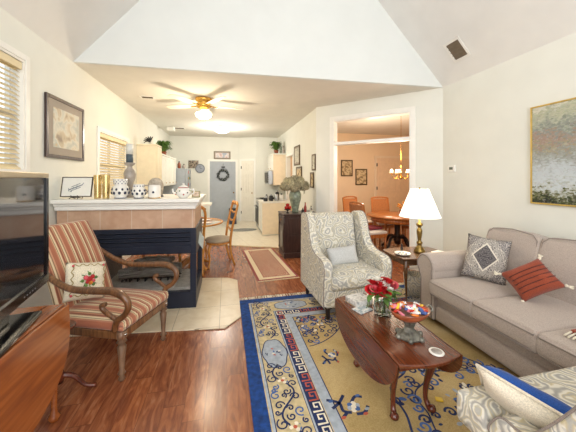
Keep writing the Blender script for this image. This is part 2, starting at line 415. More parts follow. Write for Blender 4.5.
    def build(s, name, mats, parent=None, bevel=0, seg=2, recalc=True):
        if recalc: bmesh.ops.recalc_face_normals(s.bm, faces=s.bm.faces[:])
        me = bpy.data.meshes.new(name); s.bm.to_mesh(me); s.bm.free()
        for m in (mats if isinstance(mats, (list, tuple)) else [mats]): me.materials.append(m)
        o = bpy.data.objects.new(name, me); COL.objects.link(o)
        if parent: o.parent = parent
        if bevel:
            md = o.modifiers.new('bevel', 'BEVEL'); md.width = bevel; md.segments = seg; md.limit_method = 'ANGLE'; md.angle_limit = R(35)
        return o
def tag(o, label, cat, group=None, kind=None):
    o['label'] = label; o['category'] = cat
    if group: o['group'] = group
    if kind: o['kind'] = kind
    return o
def thing(name, label, cat, loc=(0, 0, 0), rz=0, group=None, rot=None):
    o = bpy.data.objects.new(name, None); COL.objects.link(o); o.empty_display_size = .1
    o.location = loc; o.rotation_euler = rot or (0, 0, rz); return tag(o, label, cat, group)
def struct(name, b, mats, parent=None, bevel=0):
    o = b.build(name, mats, parent, bevel)
    if not parent: o['kind'] = 'structure'
    return o
KIDS = {}
def dup(root, loc, rot=(0, 0, 0), label=None, group=None, scale=None):
    def cp(o, par):
        c = o.copy(); COL.objects.link(c)
        if par: c.parent = par
        for ch in o.children: cp(ch, c)
        return c
    r = cp(root, None); r.location = loc; r.rotation_euler = rot if isinstance(rot, tuple) else (0, 0, rot)
    if label: r['label'] = label
    if group: r['group'] = group
    if scale: r.scale = (scale,) * 3
    return r
def bez(pts, n=8):
    """catmull-rom through points"""
    P = [Vector(p) for p in pts]; out = []
    for i in range(len(P) - 1):
        p0 = P[max(i - 1, 0)]; p1 = P[i]; p2 = P[i + 1]; p3 = P[min(i + 2, len(P) - 1)]
        for k in range(n):
            t = k / n
            out.append(.5 * ((2 * p1) + (p2 - p0) * t + (2 * p0 - 5 * p1 + 4 * p2 - p3) * t * t + (3 * p1 - p0 - 3 * p2 + p3) * t ** 3))
    out.append(P[-1]); return out
def lerps(vals, m):
    n = len(vals) - 1; out = []
    for i in range(m):
        t = i / (m - 1) * n; k = min(int(t), n - 1); out.append(vals[k] + (vals[k + 1] - vals[k]) * (t - k))
    return out

# ------------------------------------------------------------ room shell
XL, XR, ZC, YG, YB, XK = -1.687, 3.065, 2.71, 3.47, 9.1, 1.65
T = .14
struct('floor', B().box((XL - T, -2.6, -.1), (6.2, YB + .1, 0)), floorm)
b = B(); b.prism([(XL, 6.52), (1.035, 5.413), (XK, 5.16), (XK, YB), (XL, YB)], .001, .006, 'z'); struct('floor_kitchen', b, kitchent)
b = B(); b.tube([(XL, 6.52, .006), (1.0, 5.42, .006)], .012, 4, sm=False); struct('trim_1', b, silver)
# left wall with two windows
w1 = (1.15, 2.79, 1.45, 2.40); w2 = (4.2, 5.32, 1.12, 2.05)
b = B()
ys = [-2.6, w1[0], w1[1], w2[0], w2[1], YB + .1]
for i in range(5):
    if i in (1, 3):
        w = w1 if i == 1 else w2
        b.box((XL - T, ys[i], 0), (XL, ys[i + 1], w[2])); b.box((XL - T, ys[i], w[3]), (XL, ys[i + 1], ZC))
    else: b.box((XL - T, ys[i], 0), (XL, ys[i + 1], ZC))
struct('wall_left', b, wall)
for n, w in ((1, w1), (2, w2)):
    fr = B(); t = .05
    x0, x1 = XL - .1, XL + .012
    fr.box((x0, w[0], w[2]), (x1, w[0] + .02, w[3])); fr.box((x0, w[1] - .02, w[2]), (x1, w[1], w[3]))
    fr.box((x0, w[0] + .02, w[3] - .02), (x1, w[1] - .02, w[3])); fr.box((XL - .1, w[0] + .02, w[2]), (XL + .03, w[1] - .02, w[2] + .02))
    fr.box((x0, (w[0] + w[1]) / 2 - .02, w[2] + .02), (x0 + .03, (w[0] + w[1]) / 2 + .02, w[3] - .02)); fr.box((x0, w[0] + .02, (w[2] + w[3]) / 2 - .02), (x0 + .03, w[1] - .02, (w[2] + w[3]) / 2 + .02))
    if True:  # casing on the wall face
        fr.box((XL + .001, w[1] + .001, w[2] - .05), (XL + .018, w[1] + .05, w[3] + .05)); fr.box((XL + .001, w[0] - .05, w[2] - .05), (XL + .018, w[0] - .001, w[3] + .05))
        fr.box((XL + .001, w[0] + .001, w[3] + .001), (XL + .018, w[1] - .001, w[3] + .05))
    wo = struct('window_%d' % n, fr, trim)
    g = B().box((x0 + .012, w[0] + .02, w[2] + .02), (x0 + .016, w[1] - .02, w[3] - .02)); g.build('pane', glass, wo)
    bl = thing('window_blind', ['white slatted blind on the near window above the television', 'cream slatted blind on the far window behind the mantel'][n - 1], 'blind', (XL - .03, (w[0] + w[1]) / 2, w[2] + .02))
    L = (w[1] - w[0]) / 2 - .025; h = w[3] - w[2] - .045
    s = B(); k = int(h / .042)
    for i in range(k):
        z = .03 + i * (h - .1) / (k - 1); s.mx = Matrix.Translation((0, 0, z)) @ Matrix.Rotation(R(42), 4, 'Y'); s.box((-.024, -L, -.0012), (.024, L, .0012))
    s.build('slats', blindm, bl)
    for yy in (-L * .6, 0, L * .6): B().tube([(.02, yy, 0), (.02, yy, h - .05)], .002, 4).build('cord', blindm, bl)
    B().box((-.02, -L, h - .06), (.035, L, h), 0).build('headrail', blindm, bl, .004)
    B().box((-.02, -L, .0), (.025, L, .018), 0).build('bottom_rail', blindm, bl, .003)
# right wall, gable, vault
struct('wall_right', B().box((XR, -2.6, 0), (XR + T, 3.39, ZC + .02)), wall)
b = B(); ang = math.atan2(3.39 - 3.563, XR - XL)
sl = 1.115; xm = (XL + XR) / 2; zr = ZC + (xm - XL) * sl
b.mx = Matrix.Translation((XL, 3.563, 0)) @ Matrix.Rotation(ang, 4, 'Z'); Wd = math.hypot(XR - XL, .173)
b.prism([(-.3, ZC + .003), (Wd + .3, ZC + .003), (Wd / 2, zr + .35)], 0, .12, 'y'); struct('wall_gable', b, gablew)
b = B(); b.prism([(XL, ZC), (XL - .2, ZC - .0), (XL - .2, ZC + .1), (xm, zr + .12), (xm, zr)], -2.6, 3.62, 'y'); struct('ceiling_vault_left', b, vaultw)
b = B(); b.prism([(XR, ZC), (xm, zr), (xm, zr + .12), (XR + .2, ZC + .1), (XR + .2, ZC)], -2.6, 3.62, 'y'); struct('ceiling_vault_right', b, vaultw)
b = B(); b.prism([(XL - T, 3.60), (XR, 3.43), (6.3, 3.40), (6.3, YB + .1), (XL - T, YB + .1)], ZC, ZC + .1, 'z'); struct('ceiling', b, ceilw)
# rear wall behind the camera, solid; the added fill light stands in front of it
b = B(); b.prism([(XL, 0), (XR, 0), (XR, ZC), (xm, zr), (XL, ZC)], -2.6, -2.45, 'y'); struct('wall_rear', b, wall)
# kitchen walls
b = B(); ko0, ko1, kz = 6.75, 7.45, 1.98
b.box((XK, 4.84, 0), (XK + .1, ko0, ZC)); b.box((XK, ko0, kz), (XK + .1, ko1, ZC)); b.box((XK, ko1, 0), (XK + .1, YB, ZC)); struct('wall_kitchen', b, wall)
b = B()
b.box((XK - .015, ko0 - .06, 0), (XK - .001, ko0, kz + .06)); b.box((XK - .015, ko1, 0), (XK - .001, ko1 + .06, kz + .06)); b.box((XK - .015, ko0, kz), (XK - .001, ko1, kz + .06)); struct('trim_2', b, trim)
struct('wall_back', B().box((XL, YB, 0), (6.2, YB + .1, ZC)), wall)
b = B(); b.prism([(.42, YB - .001), (.95, 8.82), (XK - .001, 8.82), (XK - .001, YB - .001)], 0, ZC, 'z'); struct('wall_pantry', b, wall)
# diagonal wall with the transom opening: from (3.065,3.39) to (1.65,4.84)
p0 = Vector((1.65, 4.84, 0)); p1 = Vector((XR, 3.39, 0)); dl = (p1 - p0).length; da = math.atan2(p1.y - p0.y, p1.x - p0.x)
DM = Matrix.Translation(p0) @ Matrix.Rotation(da, 4, 'Z')
def dpos(x, y): return ((Vector((x, y, 0)) - p0).dot((p1 - p0).normalized()))
oa, ob = dpos(1.83, 4.61) + .03, dpos(2.76, 3.70) - .0
b = B(); b.mx = DM
b.box((-.03, 0, 0), (oa, .12, ZC)); b.box((ob, 0, 0), (dl + .06, .12, ZC)); b.box((oa, 0, 2.42), (ob, .12, ZC)); struct('wall_diagonal', b, wall)
b = B(); b.mx = DM
cw = .07
b.box((oa - cw, -.018, 0), (oa, -.001, 2.42 + cw)); b.box((ob, -.018, 0), (ob + cw, -.001, 2.42 + cw)); b.box((oa, -.018, 2.42), (ob, -.001, 2.42 + cw))
b.box((oa + .001, -.018, 0), (oa + .015, .135, 2.419)); b.box((ob - .015, -.018, 0), (ob - .001, .135, 2.419)); b.box((oa + .015, -.018, 2.40), (ob - .015, .135, 2.419))
b.box((oa + .015, -.02, 1.985), (ob - .015, .13, 2.035)); struct('trim_3', b, trim, bevel=.003)
# baseboards
b = B(); b.box((XL + .001, -2.4, 0), (XL + .016, 3.2, .09)); b.box((XL + .001, 3.95, 0), (XL + .016, 5.75, .09)); struct('baseboard_left', b, trim)
b = B(); b.box((XR - .016, -2.4, 0), (XR - .001, 3.37, .09)); struct('baseboard_right', b, trim)
b = B(); b.box((XK - .016, 4.86, 0), (XK - .001, 6.68, .09)); struct('baseboard_kitchen', b, trim)
b = B(); b.mx = DM; b.box((.0, -.016, 0), (oa - cw - .002, -.001, .09)); b.box((ob + cw + .002, -.016, 0), (dl - .02, -.001, .09)); struct('baseboard_diagonal', b, trim)
# dining room walls
struct('wall_dining', B().box((XK + .101, 7.5, 0), (6.2, 7.6, ZC)), peach)
struct('wall_dining_right', B().box((6.1, 3.4, 0), (6.2, 7.5, ZC)), peach)
struct('wall_dining_front', B().box((XR + T + .01, 3.40, 0), (6.1, 3.5, ZC)), peach)
# double door in the dining room
def panel_door(name, x0, x1, h, panels, m, fm, off=0):
    b = B(); b.box((x0, -.03, .01), (x1, 0, h)); d = struct(name, b, m)
    q = B(); w = x1 - x0
    for (u0, u1, v0, v1) in panels:
        a0, a1, c0, c1 = x0 + u0 * w, x0 + u1 * w, v0 * h, v1 * h; t = .018
        q.box((a0, -.040, c0), (a1, -.031, c0 + t)); q.box((a0, -.040, c1 - t), (a1, -.031, c1)); q.box((a0, -.040, c0 + t), (a0 + t, -.031, c1 - t)); q.box((a1 - t, -.040, c0 + t), (a1, -.031, c1 - t))
        q.box((a0 + .04, -.036, c0 + .04), (a1 - .04, -.031, c1 - .04))
    q.build('door_panel', m, d, .003)
    q = B(); c = .07
    q.box((x0 - c, -.02, 0), (x0 - .002, -.001, h + c)); q.box((x1 + .002, -.02, 0), (x1 + c, -.001, h + c)); q.box((x0 - .002, -.02, h + .002), (x1 + .002, -.001, h + c)); q.build('door_frame', fm, d, .002)
    return d
d3 = panel_door('door_3', 4.42, 5.85, 2.0, [(.06, .44, .08, .42), (.56, .94, .08, .42), (.06, .44, .5, .93), (.56, .94, .5, .93)], M('dining_door', '#edd2b4', .5, var=.02), M('dining_door_trim', '#f0dcc4', .5, var=.01)); d3.location = (0, 7.499, 0)
q = B(); 
for z in (.3, 1.05, 1.75): q.box((4.40, -.05, z), (4.43, -.041, z + .09))
q.build('hinge', blackm, d3)
# kitchen far door + pantry door
d1 = panel_door('door_1', -.50, .30, 1.93, [(.1, .9, .06, .96)], grey_door, trim); d1.location = (0, YB - .001, 0)
B().ball((.24, -.06, .93), .022, 10).build('door_handle', brass, d1)
B().box((-.35, -.045, 1.93 * .12), (.15, -.041, 1.93 * .13)).build('door_rail', grey_door, d1)
d2 = panel_door('door_2', 0, .42, 1.95, [(.12, .45, .08, .4), (.55, .88, .08, .4), (.12, .45, .47, .78), (.55, .88, .47, .78), (.12, .45, .84, .96), (.55, .88, .84, .96)], cream_door, trim)
d2.location = (.50, 9.055, 0); d2.rotation_euler = (0, 0, math.atan2(8.82 - 9.1, .95 - .42))
B().ball((.38, -.06, .92), .02, 10).build('door_handle', brass, d2)
q = B()
for z in (.25, 1.0, 1.7): q.box((-.01, -.045, z), (.01, -.031, z + .08))
q.build('hinge', blackm, d2)

# ------------------------------------------------------------ fireplace peninsula
fp = thing('fireplace', 'tiled see-through gas fireplace with white mantel and black steel front', 'fireplace', (-.324, 3.10, .0145), 0)
FW, FD, FO0, FO1 = 1.35, .74, .20, .56        # width, depth, opening heights
b = B(); b.box((-FW, .0, 0), (-1.035, FD, 1.055)); b.box((-1.035, .0, .85), (0, FD, 1.055)); b.build('tile_surround', surroundt, fp, .003)
b = B()
prof = [(0, 1.0), (.0, 1.06), (.035, 1.075), (.045, 1.10), (.075, 1.125), (.11, 1.135), (.11, 1.168)]
b.prism([(-FW, 1.056), (.01, 1.056), (.02, 1.10), (.035, 1.13), (-FW, 1.13)], -.05, FD + .05, 'y')
b.box((-FW, -.07, 1.10), (.035, FD + .07, 1.131)); b.build('mantel_moulding', trim, fp, .012, 3)
B().box((-FW - .0, -.11, 1.132), (.055, FD + .10, 1.168)).build('mantel_shelf', trim, fp, .006, 3)
b = B()                                        # black steel body
b.box((-1.03, -.012, .58), (.012, .06, .849)); b.box((-1.03, FD - .06, .58), (.012, FD + .012, .849)); b.box((-.05, .06, .56), (.012, FD - .06, .849))
b.box((-1.03, -.012, 0), (.012, .06, .17)); b.box((-1.03, FD - .06, 0), (.012, FD + .012, .17)); b.box((-.05, .06, 0), (.012, FD - .06, .17))
b.box((-1.03, -.012, .17), (-.985, .06, .58)); b.box((-1.03, FD - .06, .17), (-.985, FD + .012, .56)); b.box((-.05, -.012, .17), (.012, .05, .58)); b.box((-.05, FD - .05, .17), (.012, FD + .012, .56))
b.build('steel_frame', navym, fp, .004)
b = B()
for k in range(3): b.mx = Matrix.Translation((0, -.024, .805 - k * .045)) @ Matrix.Rotation(R(-30), 4, 'X'); b.box((-.97, -.022, -.004), (-.05, .010, .004))
b.mx = Matrix(); b.box((-.98, -.03, .60), (-.04, -.013, .665)); b.build('louvre_hood', navym, fp, .002)
b = B(); b.box((-.985, .06, .17), (-.05, FD - .06, .20)); b.build('firebox_floor', M('firebox_ash', '#c9c5bb', .9, var=.1), fp)
B().box((-.984, .061, .845), (-.051, FD - .061, .849)).build('firebox_top', blackm, fp)
B().box((-1.0, .06, .20), (-.985, FD - .06, .845)).build('firebox_side', blackm, fp)
lg = wood('charred_log', '#3c3a38', '#7c776f', '#b0aaa0', 'X', .9, 0)
for i, (x0, y0, z0, x1, y1, z1, r) in enumerate([(-.85, .25, .30, -.25, .30, .30, .06), (-.80, .42, .30, -.2, .38, .31, .062), (-.70, .33, .39, -.3, .30, .42, .052), (-.62, .22, .36, -.45, .45, .42, .032), (-.38, .24, .38, -.30, .46, .41, .03)]):
    B().tube(bez([(x0, y0, z0), ((x0 * 2 + x1) / 3, (y0 + y1) / 2 + .01, (z0 + z1) / 2 + .012), (x1, y1, z1)], 5), lerps([r * .9, r * 1.1, r], 11), 9).build('log', lg, fp)
b = B()
for i in range(8): b.box((-.80 + i * .08, .18, .235), (-.788 + i * .08, .50, .245)); b.box((-.80 + i * .08, .178, .235), (-.788 + i * .08, .19, .265))
b.box((-.82, .30, .225), (-.2, .315, .236)); b.box((-.82, .40, .225), (-.2, .415, .236)); b.box((-.8, .30, .20), (-.785, .315, .226)); b.box((-.24, .4, .20), (-.225, .415, .226)); b.box((-.8, .4, .20), (-.785, .415, .226)); b.box((-.24, .3, .20), (-.225, .315, .226)); b.build('grate', blackm, fp)
for nm, c in (('front_glass', ((-.984, .02, .171), (-.051, .024, .559))), ('rear_glass', ((-.984, FD - .024, .171), (-.051, FD - .02, .559))), ('side_glass', ((-.02, .051, .171), (-.016, FD - .051, .559)))):
    B().box(*c).build(nm, glass, fp)
b = B(); b.mx = Matrix.Translation((.02, .34, .66)) @ Matrix.Rotation(R(30), 4, 'X') @ Matrix.Rotation(R(-25), 4, 'Y'); b.box((0, -.10, -.08), (.008, .10, .08)); b.build('reflection_panel', M('pale_reflection', '#b9c6c8', .4, var=.02), fp, .002)  # pale panel standing in for the reflection on the firebox screen
SHR = Matrix.Identity(4); SHR[1][0] = -.098
for ch in fp.children: ch.data.transform(SHR)
hp = B(); hp.prism([(XL + .001, 2.83), (-.009, 2.616), (.147, 2.80), (.150, 3.80), (.03, 3.92), (-.34, 3.99), (XL + .001, 3.99)], .001, .014, 'z')
tag(hp.build('hearth_pad', heartht, None, .003), 'cream tile hearth pad wrapping around the fireplace base', 'hearth')

# ------------------------------------------------------------ rugs
def spiral(b, x, y, r, a0, turns=1.35, d=1, w=.010, z=0, m=4):
    n = 22; pts = []
    for i in range(n):
        t = i / (n - 1); rr = r * (1 - .86 * t); a = a0 + d * 2 * PI * turns * t; pts.append((x + rr * math.cos(a), y + rr * math.sin(a)))
    b.rib(pts, w, z, m)
b = B(); RX0, RX1, RY0, RY1 = .15, 2.85, -.5, 3.17
H0 = .008
b.box((RX0, RY0, .001), (RX1, RY1, H0), 1)
q = random.Random(3)
def rect(x0, y0, x1, y1, z, m): b.mi = m; b.f([b.v((x0, y0, z)), b.v((x1, y0, z)), b.v((x1, y1, z)), b.v((x0, y1, z))], False)
def ins(d, z, m): rect(RX0 + d, RY0 + d, RX1 - d, RY1 - d, z, m)
e = .0002
ins(.095, H0 + e, 2); ins(.102, H0 + 1.5 * e, 3); ins(.118, H0 + 2 * e, 4); ins(.124, H0 + 3 * e, 2)
ins(.330, H0 + 4 * e, 4); ins(.334, H0 + 5 * e, 3); ins(.345, H0 + 6 * e, 4); ins(.425, H0 + 7 * e, 2); ins(.430, H0 + 8 * e, 3); ins(.495, H0 + 9 * e, 4); ins(.502, H0 + 10 * e, 0)
zp = H0 + 11 * e
# side frames: (origin, direction along, inward normal, length)
sides = [((RX0, RY0), (0, 1), (1, 0), RY1 - RY0), ((RX1, RY0), (0, 1), (-1, 0), RY1 - RY0), ((RX0, RY1), (1, 0), (0, -1), RX1 - RX0), ((RX0, RY0), (1, 0), (0, 1), RX1 - RX0)]
for si, (o, u, n_, L) in enumerate(sides):
    def T2(s_, d): return (o[0] + u[0] * s_ + n_[0] * d, o[1] + u[1] * s_ + n_[1] * d)
    # greek key
    pitch = .085; k = 0; s_ = .36
    while s_ < L - .40:
        key = [(0, 0), (0, .058), (.062, .058), (.062, .018), (.032, .018), (.032, .038)]
        b.rib([T2(s_ + x, .356 + y) for x, y in key], .0135, zp + (si > 1) * e, [6, 6, 6, 5, 5, 5][k % 6]); k += 1; s_ += pitch
    # floral band: vine with spirals, cloud medallions
    s_ = .42; k = 0
    while s_ < L - .35:
        if k % 3 == 0:
            cx, cy = T2(s_ + .12, .228); 
            lobes = []
            for i in range(40):
                a = 2 * PI * i / 40; r = 1 + .10 * abs(math.sin(a * 3)); lobes.append(T2(s_ + .12 + .17 * r * math.cos(a), .228 + .09 * r * math.sin(a)))
            b.mi = 3; b.f([b.v((p[0], p[1], zp)) for p in (lobes if si in (1, 2) else lobes[::-1])], False); b.rib(lobes, .008, zp + e, 4, True)
            for j in range(7):
                a = q.uniform(0, 6.28); rr = q.uniform(.01, .06); c = (cx + rr * math.cos(a), cy + rr * math.sin(a) * 1.1)
                b.disc(c, .012, zp + 2 * e + j * e * .2, 8, [5, 6, 5, 4, 7, 4, 6][j], .6, q.uniform(0, 3))
            for j in range(5):
                a = q.uniform(0, 6.28); c = (cx + .07 * math.cos(a), cy + .07 * math.sin(a)); b.rib([c, (c[0] + q.uniform(-.03, .03), c[1] + q.uniform(-.03, .03))], .007, zp + 3 * e, 4)
            s_ += .34
        else:
            pts = [T2(s_ + .36 * i / 24 - .02, .228 + .055 * math.sin(2 * PI * i / 24)) for i in range(25)]; b.rib(pts, .012, zp, 4)
            for j, (ds, dd, r, a0, sg) in enumerate([(.05, .16, .034, 1, 1), (.13, .29, .032, 4, -1), (.2, .165, .036, 2, 1), (.27, .285, .034, 5, -1), (.33, .17, .03, 0, 1), (.02, .28, .03, 3, -1), (.12, .17, .022, 1, -1), (.24, .225, .026, 2.5, 1), (.07, .235, .026, .5, -1), (.16, .25, .02, 1, 1), (.30, .23, .022, 3, -1), (.20, .30, .018, 2, 1), (.09, .15, .018, 4, 1), (.28, .15, .018, 0, -1), (.04, .21, .018, 5, 1)]):
                x, y = T2(s_ + ds, dd); spiral(b, x, y, r * 1.08, a0, 1.2, sg, .0095, zp + e * (1 + j * .1), 4 if j % 3 else 7)
            x, y = T2(s_ + .17, .228)
            for j in range(6): b.disc((x + .022 * math.cos(j * 1.05), y + .022 * math.sin(j * 1.05)), .013, zp + 3 * e + j * .1 * e, 8, 6 if j % 2 else 2)
            b.disc((x, y), .012, zp + 4 * e, 8, 5); s_ += .36
        k += 1
# field: corner clusters
for cx, cy, sx, sy in ((RX0 + .502, RY1 - .502, 1, -1), (RX1 - .502, RY1 - .502, -1, -1), (RX0 + .502, RY0 + .502, 1, 1), (RX1 - .502, RY0 + .502, -1, 1)):
    for i in range(56):
        t = q.uniform(0, 1); a = q.uniform(0, PI / 2); rr = q.uniform(.02, .42) if i > 8 else q.uniform(.3, .45)
        x = .03 + rr * abs(math.cos(a)) ** 1.3; y = .03 + rr * abs(math.sin(a)) ** 1.3
        spiral(b, cx + sx * x, cy + sy * y, q.uniform(.024, .042), q.uniform(0, 6), 1.1, q.choice((1, -1)), .012, zp + i * .02 * e, 4 if i % 4 else 7)
    for i in range(16): x, y = q.uniform(.02, .3), q.uniform(.02, .3); b.disc((cx + sx * x, cy + sy * y), .017, zp + e + i * .05 * e, 8, [6, 3, 5, 2][i % 4], .7, i)
    for rr in (.47,):
        b.rib([(cx + sx * (.02 + rr * math.cos(t) ** 1.2), cy + sy * (.02 + rr * math.sin(t) ** 1.2)) for t in [PI / 2 * i / 14 * .999 for i in range(15)]], .010, zp + 2 * e, 4)
# sprigs
def sprig(x, y, s_, a):
    ca, sa = math.cos(a), math.sin(a)
    def P(u, v): return (x + s_ * (u * ca - v * sa), y + s_ * (u * sa + v * ca))
    for pts in ([(-.11, .10), (-.05, .05), (-.06, -.01), (-.02, -.04)], [(-.11, .03), (-.05, .05), (.01, .09)], [(.02, .02), (.07, .05), (.11, .03)], [(.0, -.06), (.05, -.07), (.10, -.04)], [(-.09, -.05), (-.05, -.03)]):
        b.rib([P(p.x, p.y) for p in bez([(u, v, 0) for u, v in pts], 4)], .02 * s_, zp, 4)
    for j in range(6): b.disc(P(.015 + .026 * math.cos(j * 1.05), -.01 + .024 * math.sin(j * 1.05)), .017 * s_, zp + e * (1 + .1 * j), 9, [3, 6, 7][j % 3])
    b.disc(P(.015, -.01), .017 * s_, zp + 2 * e, 8, 6)
    for c, m in (((-.09, .08), 7), ((.09, .05), 7), ((.05, -.08), 5), ((-.085, -.05), 5), ((.08, -.055), 3)): b.disc(P(*c), .017 * s_, zp + 2.5 * e, 8, m, .6, a)
sprig(.74, 1.55, 1.0, .2); sprig(.80, 2.02, .8, 1.4); sprig(.86, 1.0, 1.0, -.5); sprig(2.3, 2.0, 1, 2.5); sprig(1.5, 2.3, .8, .7); sprig(2.2, .6, 1, 1); sprig(1.4, .3, 1, 4)
# central medallion
for rr, w in ((.50, .014), (.36, .010)):
    b.rib([(1.5 + rr * (1 + .05 * math.sin(8 * t)) * math.cos(t), 1.335 + rr * (1 + .05 * math.sin(8 * t)) * math.sin(t)) for t in [2 * PI * i / 96 for i in range(96)]], w, zp, 4, True)
for i in range(110):
    a = 2 * PI * i / 46 + q.uniform(-.1, .1); rr = q.choice((.45, .30, .50, .20, .38, .12, .42)); spiral(b, 1.5 + rr * math.cos(a), 1.335 + rr * math.sin(a), q.uniform(.025, .045), a, 1.2, q.choice((1, -1)), .014, zp + e + i * .02 * e, 4 if i % 3 else 7)
for i in range(60):
    a = q.uniform(0, 6.3); rr = q.uniform(.05, .5); b.disc((1.5 + rr * math.cos(a), 1.335 + rr * math.sin(a)), q.uniform(.012, .026), zp + 3 * e + i * .02 * e, 9, [3, 4, 7, 3, 6, 4][i % 6], .6, a)
rug = b.build('area_rug', [rgold, rblue, rcream, rlight, rnavy, rred, rwhite, rmid], None, recalc=False)
tag(rug, 'large gold rug with royal blue border and scroll pattern under the coffee table', 'rug')
b = B()
for i in range(300):
    x = RX0 + (RX1 - RX0) * (i + .5) / 300; dx = q.uniform(-.008, .008); b.box((x - .0035 + dx, RY1 + .0005, .001), (x + .0035 + dx, RY1 + q.uniform(.06, .075), .006))
b.build('fringe', rwhite, rug)['kind'] = 'stuff'
b = B(); b.mx = Matrix.Rotation(0, 4, 'Z')
b.box((-.295, -.83, .001), (.295, .83, .006), 0); z = .0064
def rr_(d, m):
    global z
    z += .0004; b.mi = m; b.f([b.v((-.295 + d, -.83 + d, z)), b.v((.295 - d, -.83 + d, z)), b.v((.295 - d, .83 - d, z)), b.v((-.295 + d, .83 - d, z))], False)
rr_(.03, 1); rr_(.10, 0); rr_(.112, 2)
rn = b.build('runner_rug', [runred, runc, runf], None, recalc=False); rn.location = (.655, 4.57, 0); rn.rotation_euler = (0, 0, R(4.0))
tag(rn, 'narrow red bordered runner rug on the hallway floor', 'rug')
bb = B()
for i in range(60): x = -.295 + .59 * (i + .5) / 60; bb.box((x - .003, -.865, .001), (x + .003, -.8305, .004))
bb.build('fringe', runc, rn)['kind'] = 'stuff'

# ------------------------------------------------------------ wing chairs
def wing_chair(name, label, loc, rz, group=None, af=0, ah=0):
    t = thing(name, label, 'armchair', loc, rz, group)
    b = B(); b.rbox((-.33, -.33, .13), (.33, .33, .30), .02); b.build('base', paism, t)
    b = B(); b.rbox((-.285, -.40, .30), (.285, .24, .44), .035, 3, puff=.03); b.build('seat_cushion', paism, t)
    if af: b = B(); b.rbox((-.37, -.42, .30), (.37, -.385 + af - .01, .44), .035, 3, puff=.01); b.build('cushion_front', paism, t)
    b = B(); b.rbox((-.345, -.37, .13), (.345, -.30, .30), .02); b.build('front_apron', paism, t)
    b = B(); b.mx = Matrix.Translation((0, .20, .30)) @ Matrix.Rotation(R(-11), 4, 'X'); b.rbox((-.30, -.02, .0), (.30, .13, .68), .05, 4); b.build('backrest', paism, t)
    b = B(); b.mx = Matrix.Translation((0, .17, .42)) @ Matrix.Rotation(R(-11), 4, 'X'); b.rbox((-.265, -.06, .0), (.265, .03, .54), .04, 4); b.build('back_cushion', paism, t)
    for sg in (-1, 1):
        out = bez([(-.36 + af, .14, 0), (-.37 + af, .35, 0), (-.385 + af, .50 - ah, 0), (-.35 + af, .565 - ah, 0), (-.27 + af * .6, .585 - ah, 0), (-.12, .60 - ah, 0), (-.01, .66, 0), (.05, .78, 0), (.09, .90, 0), (.16, .975, 0), (.26, .985, 0), (.34, .95, 0)], 4)
        poly = [(p.x, p.y) for p in out] + [(.36, .14)]
        b = B(); x0, x1 = (.275, .375) if sg > 0 else (-.375, -.275); b.prism(poly, x0, x1, 'x'); w = b.build('wing_arm', paism, t, .03, 4)
        b = B(); xx = .375 if sg > 0 else -.375
        b.tube([(xx - sg * .008, p[0], p[1]) for p in poly[:-1]], .005, 5); b.build('piping', weltm, w)
        for yy in (-.31, .31):
            B().lathe([(.018, .0), (.02, .01), (.03, .14)], (sg * .30, yy, 0), 4, sm=False).build('leg', blackwd, t)
    return t
wc = wing_chair('wing_chair', 'paisley upholstered wing chair facing the coffee table on the rug', (1.265, 2.87, .0118), R(2))
b = B(); b.pillow(.36, .20, .12, 12, .06, 3, seed=2); lp = b.build('lumbar_pillow', greyf); lp.location = (1.24, 2.79, .555); lp.rotation_euler = (R(70), R(-3), R(3))
tag(lp, 'small grey woven lumbar pillow on the paisley wing chair by the doorway', 'pillow')

# ------------------------------------------------------------ sofa
sf = thing('sofa', 'taupe tweed rolled-arm sofa with three seats along the right wall', 'sofa', (2.37, 1.53, .0118), R(-90))
HL = .92
b = B(); b.rbox((-HL + .04, -.42, .03), (HL - .04, .45, .30), .02); b.build('base', sofam, sf)
b = B(); b.rbox((-HL + .235, -.462, .055), (HL - .235, -.38, .20), .03); b.build('front_rail', sofam, sf)
cw3 = (2 * HL - .48) / 3
for i in range(3):
    x0 = -HL + .24 + i * cw3
    b = B(); b.rbox((x0 + .003, -.52 if 1 else 0, .30), (x0 + cw3 - .003, .20, .45), .028, 3, puff=.022); c = b.build('seat_cushion', sofam, sf)
    b = B(); b.tube([(x0 + .012, -.505, .437), (x0 + .012, -.53, .425), (x0 + cw3 - .012, -.53, .425), (x0 + cw3 - .012, -.505, .437)], .004, 5)
    b.tube([(x0 + .012, -.528, .318), (x0 + cw3 - .012, -.528, .318)], .004, 5); b.build('welt', weltm, c)
bw = (2 * HL - .40) / 3
for i in range(3):
    x0 = -HL + .20 + i * bw
    b = B(); b.mx = Matrix.Translation((0, .16, .42)) @ Matrix.Rotation(R(-12), 4, 'X'); b.rbox((x0 + .004, -.07, .0), (x0 + bw - .004, .13, .47), .06, 4, puff=.03)
    c = b.build('back_cushion', sofam, sf)
    b = B(); b.mx = Matrix.Translation((0, .16, .42)) @ Matrix.Rotation(R(-12), 4, 'X')
    b.tube([(x0 + .02, -.075, .03), (x0 + .02, -.075, .43), (x0 + .06, -.07, .475), (x0 + bw / 2, -.07, .497), (x0 + bw - .06, -.07, .475), (x0 + bw - .02, -.075, .43), (x0 + bw - .02, -.075, .03)], .004, 5); b.build('welt', weltm, c)
b = B(); b.mx = Matrix.Translation((0, .30, .1)) @ Matrix.Rotation(R(-8), 4, 'X'); b.rbox((-HL + .02, -.02, 0), (HL - .02, .16, .72), .05, 3); b.build('backrest', sofam, sf)
